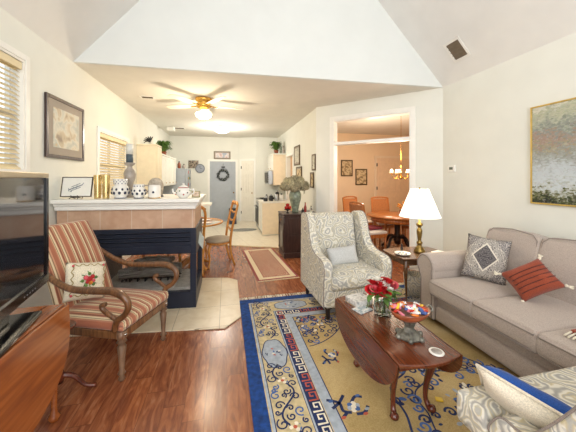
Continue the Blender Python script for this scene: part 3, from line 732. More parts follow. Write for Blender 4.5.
for sg in (-1, 1):
    arc = [(HL - .115 + .115 * math.cos(a), .535 + .115 * math.sin(a)) for a in [R(200 - 12 * i) for i in range(21)]]
    poly = [(HL - .225, .05), (HL - .225, .50)] + arc[1:] + [(HL - .05, .42), (HL - .045, .05)]
    poly = [(sg * x, z) for x, z in poly]
    b = B(); b.prism(poly, -.47, .42, 'y'); a = b.build('arm', sofam, sf, .012, 3)
    b = B(); ctr = [(sg * (HL - .205), .06)] + [(sg * (HL - .115 + .1 * math.cos(t)), .535 + .1 * math.sin(t)) for t in [R(200 - 14 * i) for i in range(18)]] + [(sg * (HL - .065), .41), (sg * (HL - .06), .06)]
    b.tube([(x, -.472, z) for x, z in ctr], .006, 6); b.build('welt', weltm, a)
    for yy in (-.38, .38): B().lathe([(.02, 0), (.03, .05)], (sg * (HL - .13), yy, 0), 10).build('leg', blackwd, sf)
b = B(); b.pillow(.36, .44, .14, 16, .07, 3, seed=5); cp_ = b.build('medallion_cushion', medalm); cp_.location = (2.30, 2.02, .675); 
cp_.matrix_world = Matrix.Translation((2.31, 2.05, .665)) @ Matrix.Rotation(R(-55), 4, 'Z') @ Matrix.Rotation(R(64), 4, 'X') @ Matrix.Rotation(R(-5), 4, 'Z') @ Matrix.Scale(.93, 4)
tag(cp_, 'charcoal and cream medallion patterned cushion at the far end of the sofa', 'cushion')
cr = thing('tasselled_cushion', 'rust orange striped cushion with cream tassels on the middle of the sofa', 'cushion', (0, 0, 0))
cr.matrix_world = Matrix.Translation((2.275, 1.64, .625)) @ Matrix.Rotation(R(-50), 4, 'Z') @ Matrix.Rotation(R(52), 4, 'X') @ Matrix.Rotation(R(36), 4, 'Z') @ Matrix.Scale(.76, 4)
b = B(); b.pillow(.40, .32, .20, 16, .08, 2.6, seed=9); b.build('cover', rustm, cr)
b = B()
for i in range(5):
    y = -.10 + i * .042; n = 20
    def hz(u, v): 
        d = max(0, (1 - abs(u) ** 2.6) * (1 - abs(v) ** 2.6)) ** .55; return .103 * d
    b.tube([(-.19 + .38 * k / n, y, hz((-.19 + .38 * k / n) / .2, y / .15) + .004) for k in range(1, n)], .0045, 5)
b.build('raised_stripe', rustd, cr)
for sx, sy in ((-1, -1), (1, -1), (-1, 1), (1, 1)):
    b = B(); c = (sx * .20, sy * .15, 0); b.ball(c, .016, 8)
    for k in range(9): a = q.uniform(-.5, .5) + math.atan2(sy * .15, sx * .2); b.tube([c, (c[0] + .03 * math.cos(a), c[1] + .03 * math.sin(a), -.004), (c[0] + .05 * math.cos(a), c[1] + .05 * math.sin(a), q.uniform(-.02, .01))], .005, 4)
    b.build('tassel', creamf, cr)
tp = thing('folded_throw', 'folded cream and red tasselled throw at the near end of the sofa', 'throw', (2.0, 1.14, .479))
b = B(); b.rbox((-.02, -.2, 0), (.35, .08, .03), .012); b.build('cloth', rustm, tp)
b = B()
for i in range(14): b.tube([(-.02, -.19 + i * .02, .018), (-.05, -.19 + i * .02, .012), (-.075 + q.uniform(-.008, .008), -.19 + i * .02, .004)], .006, 4)
b.build('fringe', creamf, tp)

# ------------------------------------------------------------ cabriole leg helper
def cabriole(h, dx, dy, s=1, r0=.03):
    b = B(); L = math.hypot(dx, dy); dx, dy = dx / L, dy / L
    pr = [(0, h), (.012, h * .92), (.028, h * .78), (.018, h * .58), (-.006, h * .36), (-.014, h * .16), (.004, h * .06), (.024, .018), (.03, .006)]
    pts = bez([(dx * a * s, dy * a * s, z) for a, z in pr], 3); rad = lerps([r0, r0 * 1.05, r0 * .98, r0 * .68, r0 * .48, r0 * .40, r0 * .5, r0 * .8, r0 * .55], len(pts))
    return b.tube(pts, rad, 10)
# ------------------------------------------------------------ coffee table
ct = thing('coffee_table', 'reddish brown drop-leaf coffee table with cabriole legs on the gold rug', 'table', (1.03, 1.62, .0118))
zt = .452; hw = .185; hl = .40
bow = [(-hw, -hl)] + [(-hw + 2 * hw * i / 12, -hl - .035 * math.sin(PI * i / 12)) for i in range(1, 12)] + [(hw, -hl), (hw, hl)] + [(hw - 2 * hw * i / 12, hl + .035 * math.sin(PI * i / 12)) for i in range(1, 12)] + [(-hw, hl)]
B().prism(bow, zt - .02, zt, 'z').build('tabletop', cherry, ct, .006, 3)
for sg in (-1, 1):
    pol = [(hl * math.cos(a), -abs(math.sin(a)) ** .85 * .235) for a in [PI * i / 28 for i in range(29)]]
    b = B(); b.mx = Matrix.Translation((sg * (hw + .004), 0, zt - .004)) @ Matrix.Rotation(R(-5) * sg, 4, 'Y'); b.prism(pol, -.009 if sg < 0 else 0, 0 if sg < 0 else .009, 'x'); b.build('drop_leaf', cherry, ct, .004, 2)
B().box((-.14, -hl + .06, zt - .085), (.14, hl - .06, zt - .021)).build('apron', cherryleg, ct, .004)
for sx in (-1, 1):
    for sy in (-1, 1):
        b = cabriole(zt - .022, sx * .4, sy, 1.0, .035); l = b.build('leg', cherryleg, ct); l.location = (sx * .115 + .038, sy * (hl - .17), 0)
        if sy < 0: l.location.y = -hl + .21
# vase of roses
vz = .4642
vs = thing('flower_vase', 'clear glass vase holding roses on the coffee table', 'vase', (1.045, 1.70, vz)); vs.scale = (1.2,) * 3
b = B(); b.lathe([(.034, 0), (.042, .005), (.047, .03), (.046, .07), (.036, .10), (.034, .118), (.042, .13), (.039, .13), (.031, .118), (.033, .10), (.043, .07), (.044, .03), (.036, .012), (0, .010)], n=24); b.build('glass_body', glass, vs)
B().lathe([(0, .012), (.037, .012), (.042, .035), (.041, .07), (0, .07)], n=20).build('water', M('vase_water', '#dfeee0', .02, var=0, trans=1, ior=1.33), vs)
def rose(name, mat, label, group, loc, tilt, s=1, stem=.13):
    t = thing(name, label, 'rose', loc, 0, group, rot=tilt); t.scale = (s,) * 3
    b = B()
    for ring, (n, r, h, op) in enumerate([(3, .010, .026, .05), (5, .018, .026, .35), (6, .026, .022, .8)]):
        for k in range(n):
            a0 = 2 * PI * k / n + ring * .5
            def fn(u, v, a0=a0, r=r, h=h, op=op, n=n):
                a = a0 + (u - .5) * 2 * PI / n * 1.5; rr = r * (.45 + .55 * v ** .6) + op * .014 * v * v; zz = h * v - op * .010 * v ** 3 - .004 * (abs(u - .5) * 2) ** 2 * v
                return (rr * math.cos(a), rr * math.sin(a), zz)
            b.grid(fn, 5, 4)
    b.ball((0, 0, .010), .011, 8); b.build('bloom', mat, t)
    B().tube([(0, 0, .002), (.002, .001, -stem * .5), (0, 0, -stem)], .0022, 5).build('stem', leafg, t)
    b = B()
    for k in range(3):
        a = k * 2.1 + .4
        def lf(u, v, a=a): w = .014 * math.sin(PI * min(.98, u + .02)) * (v - .5) * 2; d = .006 + u * .045; return (d * math.cos(a) - w * math.sin(a), d * math.sin(a) + w * math.cos(a), -.018 - .02 * u * u + abs(v - .5) * .006)
        b.grid(lf, 5, 2)
    b.build('leaf', leafg, t); return t
rs = {}
for i, (dx, dy, dz, kind) in enumerate([(-.012, -.045, .155, 'red'), (-.058, -.012, .175, 'pink'), (.028, .035, .205, 'red'), (.062, -.018, .165, 'pink'), (-.055, .03, .20, 'red'), (.012, -.005, .20, 'white'), (-.018, .03, .22, 'white'), (.058, .03, .185, 'red'), (.03, -.045, .175, 'white'), (-.02, -.008, .195, 'red'), (.085, .0, .18, 'pink'), (-.035, -.05, .18, 'red'), (.045, .005, .21, 'red'), (.0, .05, .19, 'red'), (-.075, .01, .16, 'red')]):
    lab, m, g = {'red': ('red rose in the glass vase on the coffee table', rosem, 'red roses in the vase'), 'pink': ('pinkish red rose in the glass vase on the coffee table', rosep, 'pinkish roses in the vase'), 'white': ('white rose in the glass vase on the coffee table', rosew, 'white roses in the vase')}[kind]
    tl = (-dy * 6, dx * 6, i)
    lc = (1.045 + dx, 1.70 + dy, vz + dz)
    if kind not in rs: rs[kind] = rose('rose', m, lab, g, lc, tl, 1.25 if kind == 'red' else 1.1); rs[kind].rotation_euler = tl
    else: dup(rs[kind], lc, tl)
b = B()
for k in range(14):
    a = q.uniform(0, 6.28); rr = q.uniform(.04, .1); zz = q.uniform(.12, .2)
    def lf(u, v, a=a, rr=rr, zz=zz): w = .016 * math.sin(PI * min(.98, u + .02)) * (v - .5) * 2; d = .02 + u * rr; return (d * math.cos(a) - w * math.sin(a), d * math.sin(a) + w * math.cos(a), zz - .03 + .03 * math.sin(u * 2.5))
    b.grid(lf, 6, 2)
for k in range(10): a = k * .63; b.tube([(.02 * math.cos(a), .02 * math.sin(a), .02), (.028 * math.cos(a + 2), .028 * math.sin(a + 2), .09), (.05 * math.cos(a + 2), .05 * math.sin(a + 2), .15)], .002, 4)
fo = b.build('foliage_spray', leafg); fo.location = (1.045, 1.70, vz); tag(fo, 'green leaf spray between the roses in the glass vase', 'foliage')
# candy bowl
cb = thing('candy_bowl', 'footed terracotta candy bowl with metal base on the coffee table', 'bowl', (1.055, 1.425, vz)); cb.scale = (1.2,) * 3
b = B(); b.lathe([(.020, .075), (.045, .085), (.075, .105), (.096, .135), (.092, .137), (.07, .112), (.04, .095), (0, .09)], n=28, sq=(1.08, .85)); b.build('bowl', terra, cb)
b = B(); b.lathe([(.062, 0), (.066, .008), (.048, .022), (.030, .03), (.022, .05), (.030, .07), (.034, .083), (.0, .083)], n=6, sm=False, sq=(1, .95))
for k in range(6): a = k * PI / 3; b.ball((.06 * math.cos(a), .057 * math.sin(a), .008), .014, 8)
b.build('pedestal', pewter, cb)
for sg in (-1, 1): 
    b = B(); b.tube(bez([(sg * .095, 0, .128), (sg * .118, .012, .14), (sg * .125, -.01, .125), (sg * .105, -.004, .112)], 5), .005, 6); b.build('handle', pewter, cb)
cands = [('red', '#c03020', 9), ('orange', '#e0761c', 7), ('yellow', '#e8c030', 6), ('white', '#ece8e4', 9), ('blue', '#4a62a0', 5), ('pink', '#d87888', 7)]
for cn, ch, cnt in cands:
    m = M(cn + '_wrapper', ch, .25, var=.05); base = None
    for i in range(cnt):
        a = q.uniform(0, 6.28); rr = .094 * math.sqrt(q.uniform(0, 1)); loc = (1.055 + rr * 1.08 * math.cos(a), 1.425 + rr * .85 * math.sin(a), vz + .164 + (1 - rr / .096) * .02 + q.uniform(-.006, .006))
        rot = (q.uniform(-.5, .5), q.uniform(-.4, .4), q.uniform(0, 6.28))
        if base is None:
            b = B(); b.rbox((-.018, -.009, -.006), (.018, .009, .006), .004, 2)
            for sg in (-1, 1): b.prism([(sg * .014, -.002), (sg * .026, -.009), (sg * .026, .009), (sg * .014, .002)], -.001, .001, 'z')
            base = b.build('wrapped_candy', m); tag(base, 'small %s wrapped candy in the footed bowl' % cn, 'candy', '%s candies in the bowl' % cn); o = base
        else: o = base.copy(); COL.objects.link(o)
        o.location = loc; o.rotation_euler = rot
co = thing('drink_coaster', 'round white coaster with grey centre on the near end of the coffee table', 'coaster', (1.10, 1.262, vz))
B().lathe([(0, 0), (.036, 0), (.038, .003), (.038, .007), (.034, .008), (.0, .0065)], n=28).build('rim', ceramw, co)
B().lathe([(0, .0072), (.027, .0072), (.027, .0086), (0, .0086)], n=24).build('stone_insert', M('coaster_stone', '#a8a098', .6, var=.15, scale=60), co)
nb = thing('napkin_box', 'stack of grey white patterned napkins in a clear box on the coffee table', 'napkins', (.975, 1.90, vz), R(14))
B().box((-.075, -.07, .002), (.075, .07, .04)).build('napkin_stack', blotch('napkin_print', [(.35, '#9a9a98'), (.5, '#e0ded8'), (.65, '#b8b4b0')], 25, 2), nb, .006)
B().box((-.08, -.075, 0), (.08, .075, .0018)).build('tray', silver, nb, .0005)
bk = B(); bk.box((-.06, -.045, 0), (.06, .045, .006)); o = bk.build('paper_card', blotch('card_print', [(.4, '#f0eee8'), (.55, '#8fa0a8'), (.62, '#e8e6e0')], 18, 6), None, .001); o.location = (.945, 1.79, vz); o.rotation_euler = (0, 0, R(20)); tag(o, 'flat white printed card in front of the napkins on the coffee table', 'card')
o = B().box((-.022, -.016, 0), (.022, .016, .008)).build('yellow_tag', M('yellow_plastic', '#d8b020', .4), None, .003); o.location = (1.30, 1.47, .0118); o.rotation_euler = (0, 0, R(-25)); tag(o, 'small yellow tag lying on the rug beside the coffee table leg', 'tag')

# ------------------------------------------------------------ end table, lamp
et = thing('end_table', 'dark walnut end table with cabriole legs between wing chair and sofa', 'table', (2.16, 2.80, .0118))
b = B(); pol = [(-.31, -.20), (-.33, -.12), (-.335, 0), (-.33, .12), (-.31, .20), (-.2, .235), (0, .245), (.2, .235), (.31, .20), (.33, .12), (.335, 0), (.33, -.12), (.31, -.20), (.2, -.235), (0, -.245), (-.2, -.235)]
dkw = wood('walnut_table', '#3c2618', '#5e3e26', '#7c5638', 'X', .25, .4)
b.prism(pol, .505, .525, 'z'); b.build('tabletop', dkw, et, .006, 3)
B().box((-.26, -.17, .43), (.26, .17, .504)).build('apron', dkw, et, .004)
for sx in (-1, 1):
    for sy in (-1, 1): l = cabriole(.50, sx, sy, 1.1, .024).build('leg', dkw, et); l.location = (sx * .235, sy * .145, 0)
tl_ = thing('table_lamp', 'antique brass table lamp with lit white shade on the end table', 'lamp', (2.20, 2.79, .5375))
b = B(); b.lathe([(0, 0), (.062, 0), (.066, .012), (.058, .03), (.045, .036), (.05, .045), (.034, .06), (.022, .085), (.030, .10), (.034, .115), (.018, .13), (.020, .15), (.029, .21), (.032, .25), (.024, .27), (.014, .285), (.024, .30), (.038, .315), (.03, .335), (.012, .345), (.009, .40), (0, .40)], n=24); b.build('brass_base', abrass, tl_)
b = B(); b.lathe([(.225, .415), (.218, .425), (.10, .73), (.098, .735)], n=36); 
o = b
o.bm.faces.ensure_lookup_table()
for f in [f for f in o.bm.faces if len(f.verts) > 6]: o.bm.faces.remove(f)
sh = o.build('lamp_shade', shadem, tl_, recalc=False); md = sh.modifiers.new('solid', 'SOLIDIFY'); md.thickness = .003
b = B(); b.tube([(0, 0, .40), (0, 0, .74)], .004, 6); b.ball((0, 0, .745), .01, 8)
b.tube([(-.098, 0, .733), (.098, 0, .733)], .002, 4); b.build('harp_finial', abrass, tl_)
lb = lamp('table_lamp_bulb', 'POINT', (2.20, 2.79, .535 + .60), 6, (1, .86, .66), .06)
o = thing('trinket_dish', 'white decorated dish on the left side of the end table', 'dish', (1.94, 2.74, .5375)); B().lathe([(0, 0), (.05, 0), (.085, .014), (.088, .02), (.08, .018), (.045, .006), (0, .005)], n=24).build('plate', ceramw, o)
b = B(); 
for k in range(8): b.ball((.045 * math.cos(k * .785), .045 * math.sin(k * .785), .008), .008, 6)
b.build('floral_decor', cobalt, o)
o = thing('figurine', 'small dark figurine beside the brass lamp base', 'figurine', (1.995, 2.83, .5375)); B().lathe([(.02, 0), (.022, .008), (.012, .02), (.016, .05), (.008, .066), (.012, .08), (.009, .094), (0, .098)], n=12).build('body', blackwd, o)
b = B(); b.box((-.07, -.05, 0), (.07, .05, .008), 0); b.box((-.065, -.045, .0085), (.065, .05, .016), 1); o = b.build('magazine_stack', [M('magazine_slate', '#4c5560', .4), paper]); o.location = (2.38, 2.70, .5375); o.rotation_euler = (0, 0, .3); tag(o, 'small magazines on the end table right of the lamp', 'magazine')
o = thing('magazine_basket', 'white patterned fabric basket on the floor beneath the end table', 'basket', (2.20, 2.88, .0118)); b = B(); b.lathe([(0, 0), (.10, 0), (.125, .24), (.118, .24), (.095, .01), (0, .01)], n=20); b.build('basket_body', paism, o); B().tube([(-.12, 0, .235), (-.08, 0, .31), (.08, 0, .31), (.12, 0, .235)], .006, 6).build('handle', whitef, o)

# ------------------------------------------------------------ near chair and blue cushion, lower right
nc = wing_chair('wing_chair', 'paisley armchair cropped at the lower right corner of the photo', (1.385, .625, .0118), R(180), None, .12, .10)
bp = thing('piped_cushion', 'blue velvet cushion with cream back lying on the near armchair', 'cushion')
dv = Vector((.13, -.24, -.05)).normalized(); iv = Vector((.97, .9, -1.16)).normalized(); iv = (iv - dv * iv.dot(dv)).normalized(); nv = dv.cross(iv)
if nv.z < 0: nv = -nv; 
mm = Matrix((dv, iv, nv)).transposed().to_4x4()
BPM = Matrix.Translation(Vector((.985, .915, .648)) + dv * .215 + iv * .16) @ mm
b = B(); b.pillow(.43, .32, .12, 16, .05, 3.5, m=0, m2=1, seed=1); b.build('cover', [bluef, creamf], bp, recalc=False)
b = B(); n = 12; x, y = .213, .158
b.tube([(-x, -y, 0), (0, -y * .985, 0), (x, -y, 0), (x * .985, 0, 0), (x, y, 0), (0, y * .985, 0), (-x, y, 0), (-x * .985, 0, 0), (-x, -y, 0)], .006, 6); b.build('piping', creamf, bp)
bp.matrix_world = BPM

# ------------------------------------------------------------ striped open-arm chair
sc_ = thing('striped_armchair', 'open-arm carved wood chair in rust and cream stripes by the fireplace', 'armchair', (-.86, 2.43, 0), math.atan2(.93, .37))
# local: faces -Y
sc_.rotation_euler = (0, 0, math.atan2(.93, .37) + 0); 
b = B(); b.grid(lambda u, v: 0, 0, 0) if 0 else None
def trap(y): return .245 + (-.10 - y) * .06
pol = [(-.265, -.27), (-.14, -.295), (.14, -.295), (.265, -.27), (.225, .24), (-.225, .24)]
b = B(); b.rbox((-.26, -.285, .345), (.26, .30, .42), .03, 3, puff=.035); b.build('seat', stripem, sc_)
b = B(); b.box((-.262, -.287, .29), (.262, -.262, .345)); b.box((-.262, .22, .29), (.262, .245, .345)); b.box((-.262, -.262, .29), (-.238, .22, .345)); b.box((.238, -.262, .29), (.262, .22, .345)); b.build('seat_rail', carved, sc_, .006, 2)
b = B(); b.mx = Matrix.Translation((0, .215, .39)) @ Matrix.Rotation(R(-19), 4, 'X')
b.grid(lambda u, v: ((u - .5) * .50, -.035 - .02 * math.sin(PI * u) + .045 * v * v * 0, v * .60), 8, 10)
b.bm.free(); b = B()
def bk_(u, v, off): 
    x = (u - .5) * .50; z = .36 + v * .66; y = .235 + v * .16 + .12 * v ** 2.2 + off * (math.sin(PI * min(1, max(0, u))) ** .4 * .02 + .022)
    return (x, y, z)
pts = 10
b.grid(lambda u, v: bk_(u, v, -1), 10, 12); b.grid(lambda u, v: bk_(1 - u, v, 1), 10, 12)
b.grid(lambda u, v: bk_(0, v, 1 - 2 * u), 1, 12); b.grid(lambda u, v: bk_(1, v, -1 + 2 * u), 1, 12); b.grid(lambda u, v: bk_(v, 1, 1 - 2 * u), 1, 10); b.grid(lambda u, v: bk_(v, 0, -1 + 2 * u), 1, 10)
bmesh.ops.remove_doubles(b.bm, verts=b.bm.verts[:], dist=1e-5); b.build('backrest', stripem, sc_, .015, 3)
for sg in (-1, 1):
    fl = B(); fl.lathe([(.015, 0), (.022, .014), (.014, .035), (.026, .05), (.016, .07), (.020, .14), (.029, .235), (.017, .252), (.034, .268), (.020, .285), (.032, .295), (.032, .345)], (sg * .238, -.262, 0), 14); fl.build('leg', M('silvered_wood', '#7c604a', .3, .1, var=.12) if sg < 0 else MATS['silvered_wood'], sc_)
    B().tube(bez([(sg * .235, .23, .34), (sg * .24, .26, .2), (sg * .245, .33, .0)], 5), lerps([.024, .018, .015], 11), 8).build('leg', carved, sc_)
    arm = bez([(sg * .262, .41, .77), (sg * .272, .30, .70), (sg * .278, .20, .655), (sg * .285, .08, .625), (sg * .292, -.10, .63), (sg * .295, -.24, .635), (sg * .295, -.33, .60), (sg * .29, -.355, .54), (sg * .285, -.32, .475), (sg * .278, -.26, .43), (sg * .268, -.235, .36)], 5)
    b = B(); b.tube(arm, lerps([.018, .020, .022, .024, .026, .026, .022, .020, .022, .024], len(arm)), 10); a = b.build('arm', carved, sc_)
    b = B(); cur = bez([(sg * .28, -.27, .43), (sg * .285, -.20, .475), (sg * .285, -.16, .50), (sg * .285, -.15, .53), (sg * .285, -.18, .54)], 4); b.tube(cur, lerps([.014, .016, .016, .018, .015], len(cur)), 8); b.build('scroll', carved, a)
    B().lathe([(0, 0), (.014, .0), (.012, .006), (0, .008)], (sg * .238, -.289, .32), 12).build('rosette', chrome, sc_)
npl = thing('needlepoint_pillow', 'cream needlepoint pillow with a rose bouquet on the striped chair', 'pillow')
b = B(); b.pillow(.28, .28, .10, 14, .05, 3.2, seed=4); b.build('cover', fancp, npl)
def ph(x, y): d = max(0, (1 - abs(x / .15) ** 3.2) * (1 - abs(y / .15) ** 3.2)) ** .55; return .05 * d + .004
b = B()
for m, pts in [(0, (.0, .0, .022)), (0, (.022, .018, .017)), (1, (-.024, .012, .018)), (2, (.01, -.026, .016)), (0, (-.012, -.02, .014)), (1, (.03, -.012, .013)), (3, (-.045, -.01, .012)), (3, (.045, .012, .012)), (3, (0, .04, .012)), (3, (-.02, -.045, .012)), (3, (.03, -.04, .011))]:
    x, y, r = pts; b.ball((x, y, ph(x, y) + .002), r, 8, m, (1, 1, .22))
for k in range(8): a = k * .785; b.mi = 3; b.tube([(.035 * math.cos(a), .035 * math.sin(a), ph(.035, .035)), (.062 * math.cos(a + .2), .062 * math.sin(a + .2), ph(.062 * math.cos(a), .062 * math.sin(a)))], .003, 4)
b.build('floral_embroidery', [rosem, rosep, orangef, leafg], npl)
b = B()
for s_ in range(4):
    M4 = Matrix.Rotation(s_ * PI / 2, 4, 'Z'); b.mx = M4
    pts = [(-.10 + .2 * i / 20, -.108 + .008 * math.sin(i * 1.2)) for i in range(21)]; b.tube([(x, y, ph(x, y) + .001) for x, y in pts], .0028, 4, 0)
    b.ball((-.105, -.105, ph(.105, .105)), .011, 6, 1, (1, 1, .4))
b.build('border_embroidery', [M('olive_thread', '#a08c50', .8), rosep], npl)
TM = Matrix.Translation((-.86, 2.43, 0)) @ Matrix.Rotation(math.atan2(.93, .37), 4, 'Z')
npl.matrix_world = TM @ Matrix.Translation((-.10, .165, .615)) @ Matrix.Rotation(R(-18), 4, 'Z') @ Matrix.Rotation(R(70), 4, 'X') @ Matrix.Rotation(R(-13), 4, 'Z')

# ------------------------------------------------------------ television and its table
tt = thing('drop_leaf_table', 'orange cherry drop-leaf table carrying the television', 'table', (-1.075, 1.29, 0))
B().box((-.20, -.48, .675), (.20, .48, .70)).build('tabletop', orangew, tt, .006, 3)
for sg in (-1, 1):
    pol = [(.48 * math.cos(a), -abs(math.sin(a)) ** .62 * .44) for a in [PI * i / 32 for i in range(33)]]
    b = B(); b.mx = Matrix.Translation((sg * .203, 0, .697)) @ Matrix.Rotation(R(-3.0 * sg), 4, 'Y'); b.prism(pol, -.018 if sg < 0 else 0, 0 if sg < 0 else .018, 'x'); b.build('drop_leaf', orangew, tt, .005, 2)
B().box((-.15, -.42, .60), (.15, .42, .674)).build('apron', orangew, tt, .003)
for sx, sy in ((-1, -1), (1, -1), (-1, 1), (1, 1)):
    b = B(); x, y = sx * .13, sy * .40
    if sx > 0 and sy > 0: x, y = .11, .55
    b.lathe([(.014, 0), (.024, .008), (.03, .03), (.018, .05), (.015, .08), (.019, .3), (.022, .58), (.022, .674 if not (sx > 0 and sy > 0) else .60)], (x, y, 0), 12); l = b.build('leg', orangew, tt)
B().box((.09, .395, .56), (.13, .56, .60)).build('gate_bracket', orangew, tt, .003)
tv = thing('television', 'large flat television with dark screen on the drop-leaf table', 'television', (-.965, 1.435, .702), 0)
tv.rotation_euler = (0, 0, math.atan2(.48, -.09) - PI / 2)
# local: screen faces +X, width along Y
B().box((-.045, -.53, .075), (0, .52, .728)).build('casing', blackm, tv, .006)
B().box((.0005, -.50, .125), (.003, .492, .698)).build('screen', screenm, tv)
b = B(); b.box((.0005, -.53, .699), (.012, .52, .728)); b.build('top_bezel', silver, tv, .003)
b = B(); b.box((.0005, .493, .075), (.012, .52, .698)); b.box((.0005, -.53, .075), (.012, -.501, .698)); b.box((.0005, -.5, .075), (.014, .492, .124)); b.build('bezel', black, tv, .003)
b = B()
for i in range(5): b.box((.0145, .20 + i * .03, .095), (.0155, .212 + i * .03, .101))
b.build('control_buttons', M('button_grey', '#7c7c80', .4), tv)
b = B(); b.box((-.13, -.40, 0), (.085, .21, .02)); b.box((-.04, -.12, .02), (-.005, .12, .09)); b.build('stand', black, tv, .006, 3)
cs = thing('candle_stand', 'small dark tripod pedestal table between television table and striped chair', 'table', (-1.03, 2.02, 0))
B().lathe([(0, .44), (.075, .44), (.085, .448), (.085, .456), (.08, .458), (0, .452)], n=24).build('tabletop', cherryleg, cs)
B().lathe([(.0, .10), (.02, .10), (.028, .14), (.016, .2), (.024, .27), (.03, .31), (.014, .36), (.022, .44), (0, .44)], n=14).build('column', cherryleg, cs)
for k in range(3):
    a = R(20 + 120 * k); pts = bez([(0, 0, .15), (.07 * math.cos(a), .07 * math.sin(a), .12), (.13 * math.cos(a), .13 * math.sin(a), .04), (.19 * math.cos(a), .19 * math.sin(a), .012)], 4); B().tube(pts, lerps([.018, .016, .012, .013], len(pts)), 8).build('leg', cherryleg, cs)

# ------------------------------------------------------------ wall art and fittings
def framed(name, label, cat, w, h, fw, fm, art, loc, rz, matw=0, group=None, tilt=0, fd=.022):
    t = thing(name, label, cat, loc, 0, group); t.rotation_euler = (0, tilt, rz)
    b = B(); b.box((-w / 2, 0, -h / 2), (-w / 2 + fw, fd, h / 2)); b.box((w / 2 - fw, 0, -h / 2), (w / 2, fd, h / 2)); b.box((-w / 2 + fw, 0, -h / 2), (w / 2 - fw, fd, -h / 2 + fw)); b.box((-w / 2 + fw, 0, h / 2 - fw), (w / 2 - fw, fd, h / 2)); b.build('frame', fm, t, .004, 2)
    if matw:
        B().box((-w / 2 + fw, .008, -h / 2 + fw), (w / 2 - fw, fd - .001, h / 2 - fw)).build('mat', matboard, t)
        i = fw + matw; B().box((-w / 2 + i, .006, -h / 2 + i), (w / 2 - i, .0079, h / 2 - i)).build('print', art, t)
    else: B().box((-w / 2 + fw, .008, -h / 2 + fw), (w / 2 - fw, fd - .001, h / 2 - fw)).build('print', art, t)
    return t
# framed() faces local -Y
framed('framed_picture', 'large brown framed watercolour print on the left wall between the windows', 'picture', .71, .62, .035, mahog, rockart, (XL + .026, 3.41, 1.91), R(90), .075, fd=.024)
framed('landscape_painting', 'lakeside garden painting in a thin gold frame above the sofa', 'painting', .80, .98, .016, goldfr, paintm, (XR - .032, 1.80, 1.63), R(-90), 0, tilt=R(0), fd=.03)
g1 = 'small framed prints on the hallway wall'
dkfr = M('dark_bronze_frame', '#5c4a30', .4, .3)
framed('framed_print', 'upper of the two small prints nearest the dark console', 'picture', .50, .46, .03, dkfr, printm, (XK - .026, 6.30, 1.93), R(-90), .03, g1)
framed('framed_print', 'lower of the two small prints nearest the dark console', 'picture', .48, .32, .03, dkfr, sepia2, (XK - .026, 6.12, 1.50), R(-90), .03, g1)
framed('framed_print', 'upper narrow print beside the doorway casing', 'picture', .20, .31, .02, dkfr, printm, (XK - .026, 5.02, 1.70), R(-90), .015, g1)
framed('framed_print', 'lower narrow print beside the doorway casing', 'picture', .20, .30, .02, dkfr, sepia1, (XK - .026, 5.13, 1.36), R(-90), .015, g1)
th = thing('thermostat', 'small white thermostat on the right wall near the corner', 'thermostat', (XR - .001, 3.22, 1.53))
B().box((-.025, -.06, -.045), (0, .06, .045)).build('housing', trim, th, .005); B().box((-.0275, -.03, -.015), (-.0255, .03, .02)).build('display', M('lcd', '#5c6458', .3), th)
def vent(name, label, w, h, mx, fr_m=trim, sl_m=M('vent_dark', '#7a6c58', .6), sl=7, ang=R(35), dk=False):
    slm = sl_m if dk else fr_m
    t = thing(name, label, 'vent')
    b = B(); f = .03; b.box((-w / 2, -h / 2, -.008), (w / 2, -h / 2 + f, 0)); b.box((-w / 2, h / 2 - f, -.008), (w / 2, h / 2, 0)); b.box((-w / 2, -h / 2 + f, -.008), (-w / 2 + f, h / 2 - f, 0)); b.box((w / 2 - f, -h / 2 + f, -.008), (w / 2, h / 2 - f, 0)); b.build('frame', fr_m, t, .002)
    B().box((-w / 2 + f, -h / 2 + f, -.0015), (w / 2 - f, h / 2 - f, 0)).build('duct', sl_m, t)
    b = B(); k = sl
    for i in range(k): y = -h / 2 + f + (h - 2 * f) * (i + .5) / k; b.mx = Matrix.Translation((0, y, -.008)) @ Matrix.Rotation(ang, 4, 'X'); b.box((-w / 2 + f, -.006, -.0008), (w / 2 - f, .006, .0008))
    b.mx = Matrix(); b.box((-.006, -h / 2 + f, -.009), (.006, h / 2 - f, -.0075)); b.build('slat', slm, t)
    t.matrix_world = mx; return t
sa = math.atan(sl)
vent('ceiling_vent', 'square air vent on the sloped right side of the vaulted ceiling', .24, .28, Matrix.Translation((2.805, 2.88, 2.71 + sl * (XR - 2.805) - .003)) @ Matrix.Rotation(sa, 4, 'Y') @ Matrix.Rotation(R(90), 4, 'Z'), dk=True, sl=5)
vent('ceiling_vent', 'dark ceiling vent nearest the left wall in front of the fan', .22, .14, Matrix.Translation((-1.24, 4.84, ZC - .001)), dk=True)
vent('ceiling_vent', 'small dark ceiling vent above the kitchen cabinets beyond the fan', .30, .2, Matrix.Translation((-1.2, 7.65, ZC - .001)), dk=True)
b = B(); b.box((-.09, -.09, -.10), (.09, .09, 0)); o = b.build('smoke_alarm', trim, None, .02, 3); o.location = (-1.38, 7.55, ZC - .001); tag(o, 'white box on the kitchen ceiling beside the far vent', 'alarm')

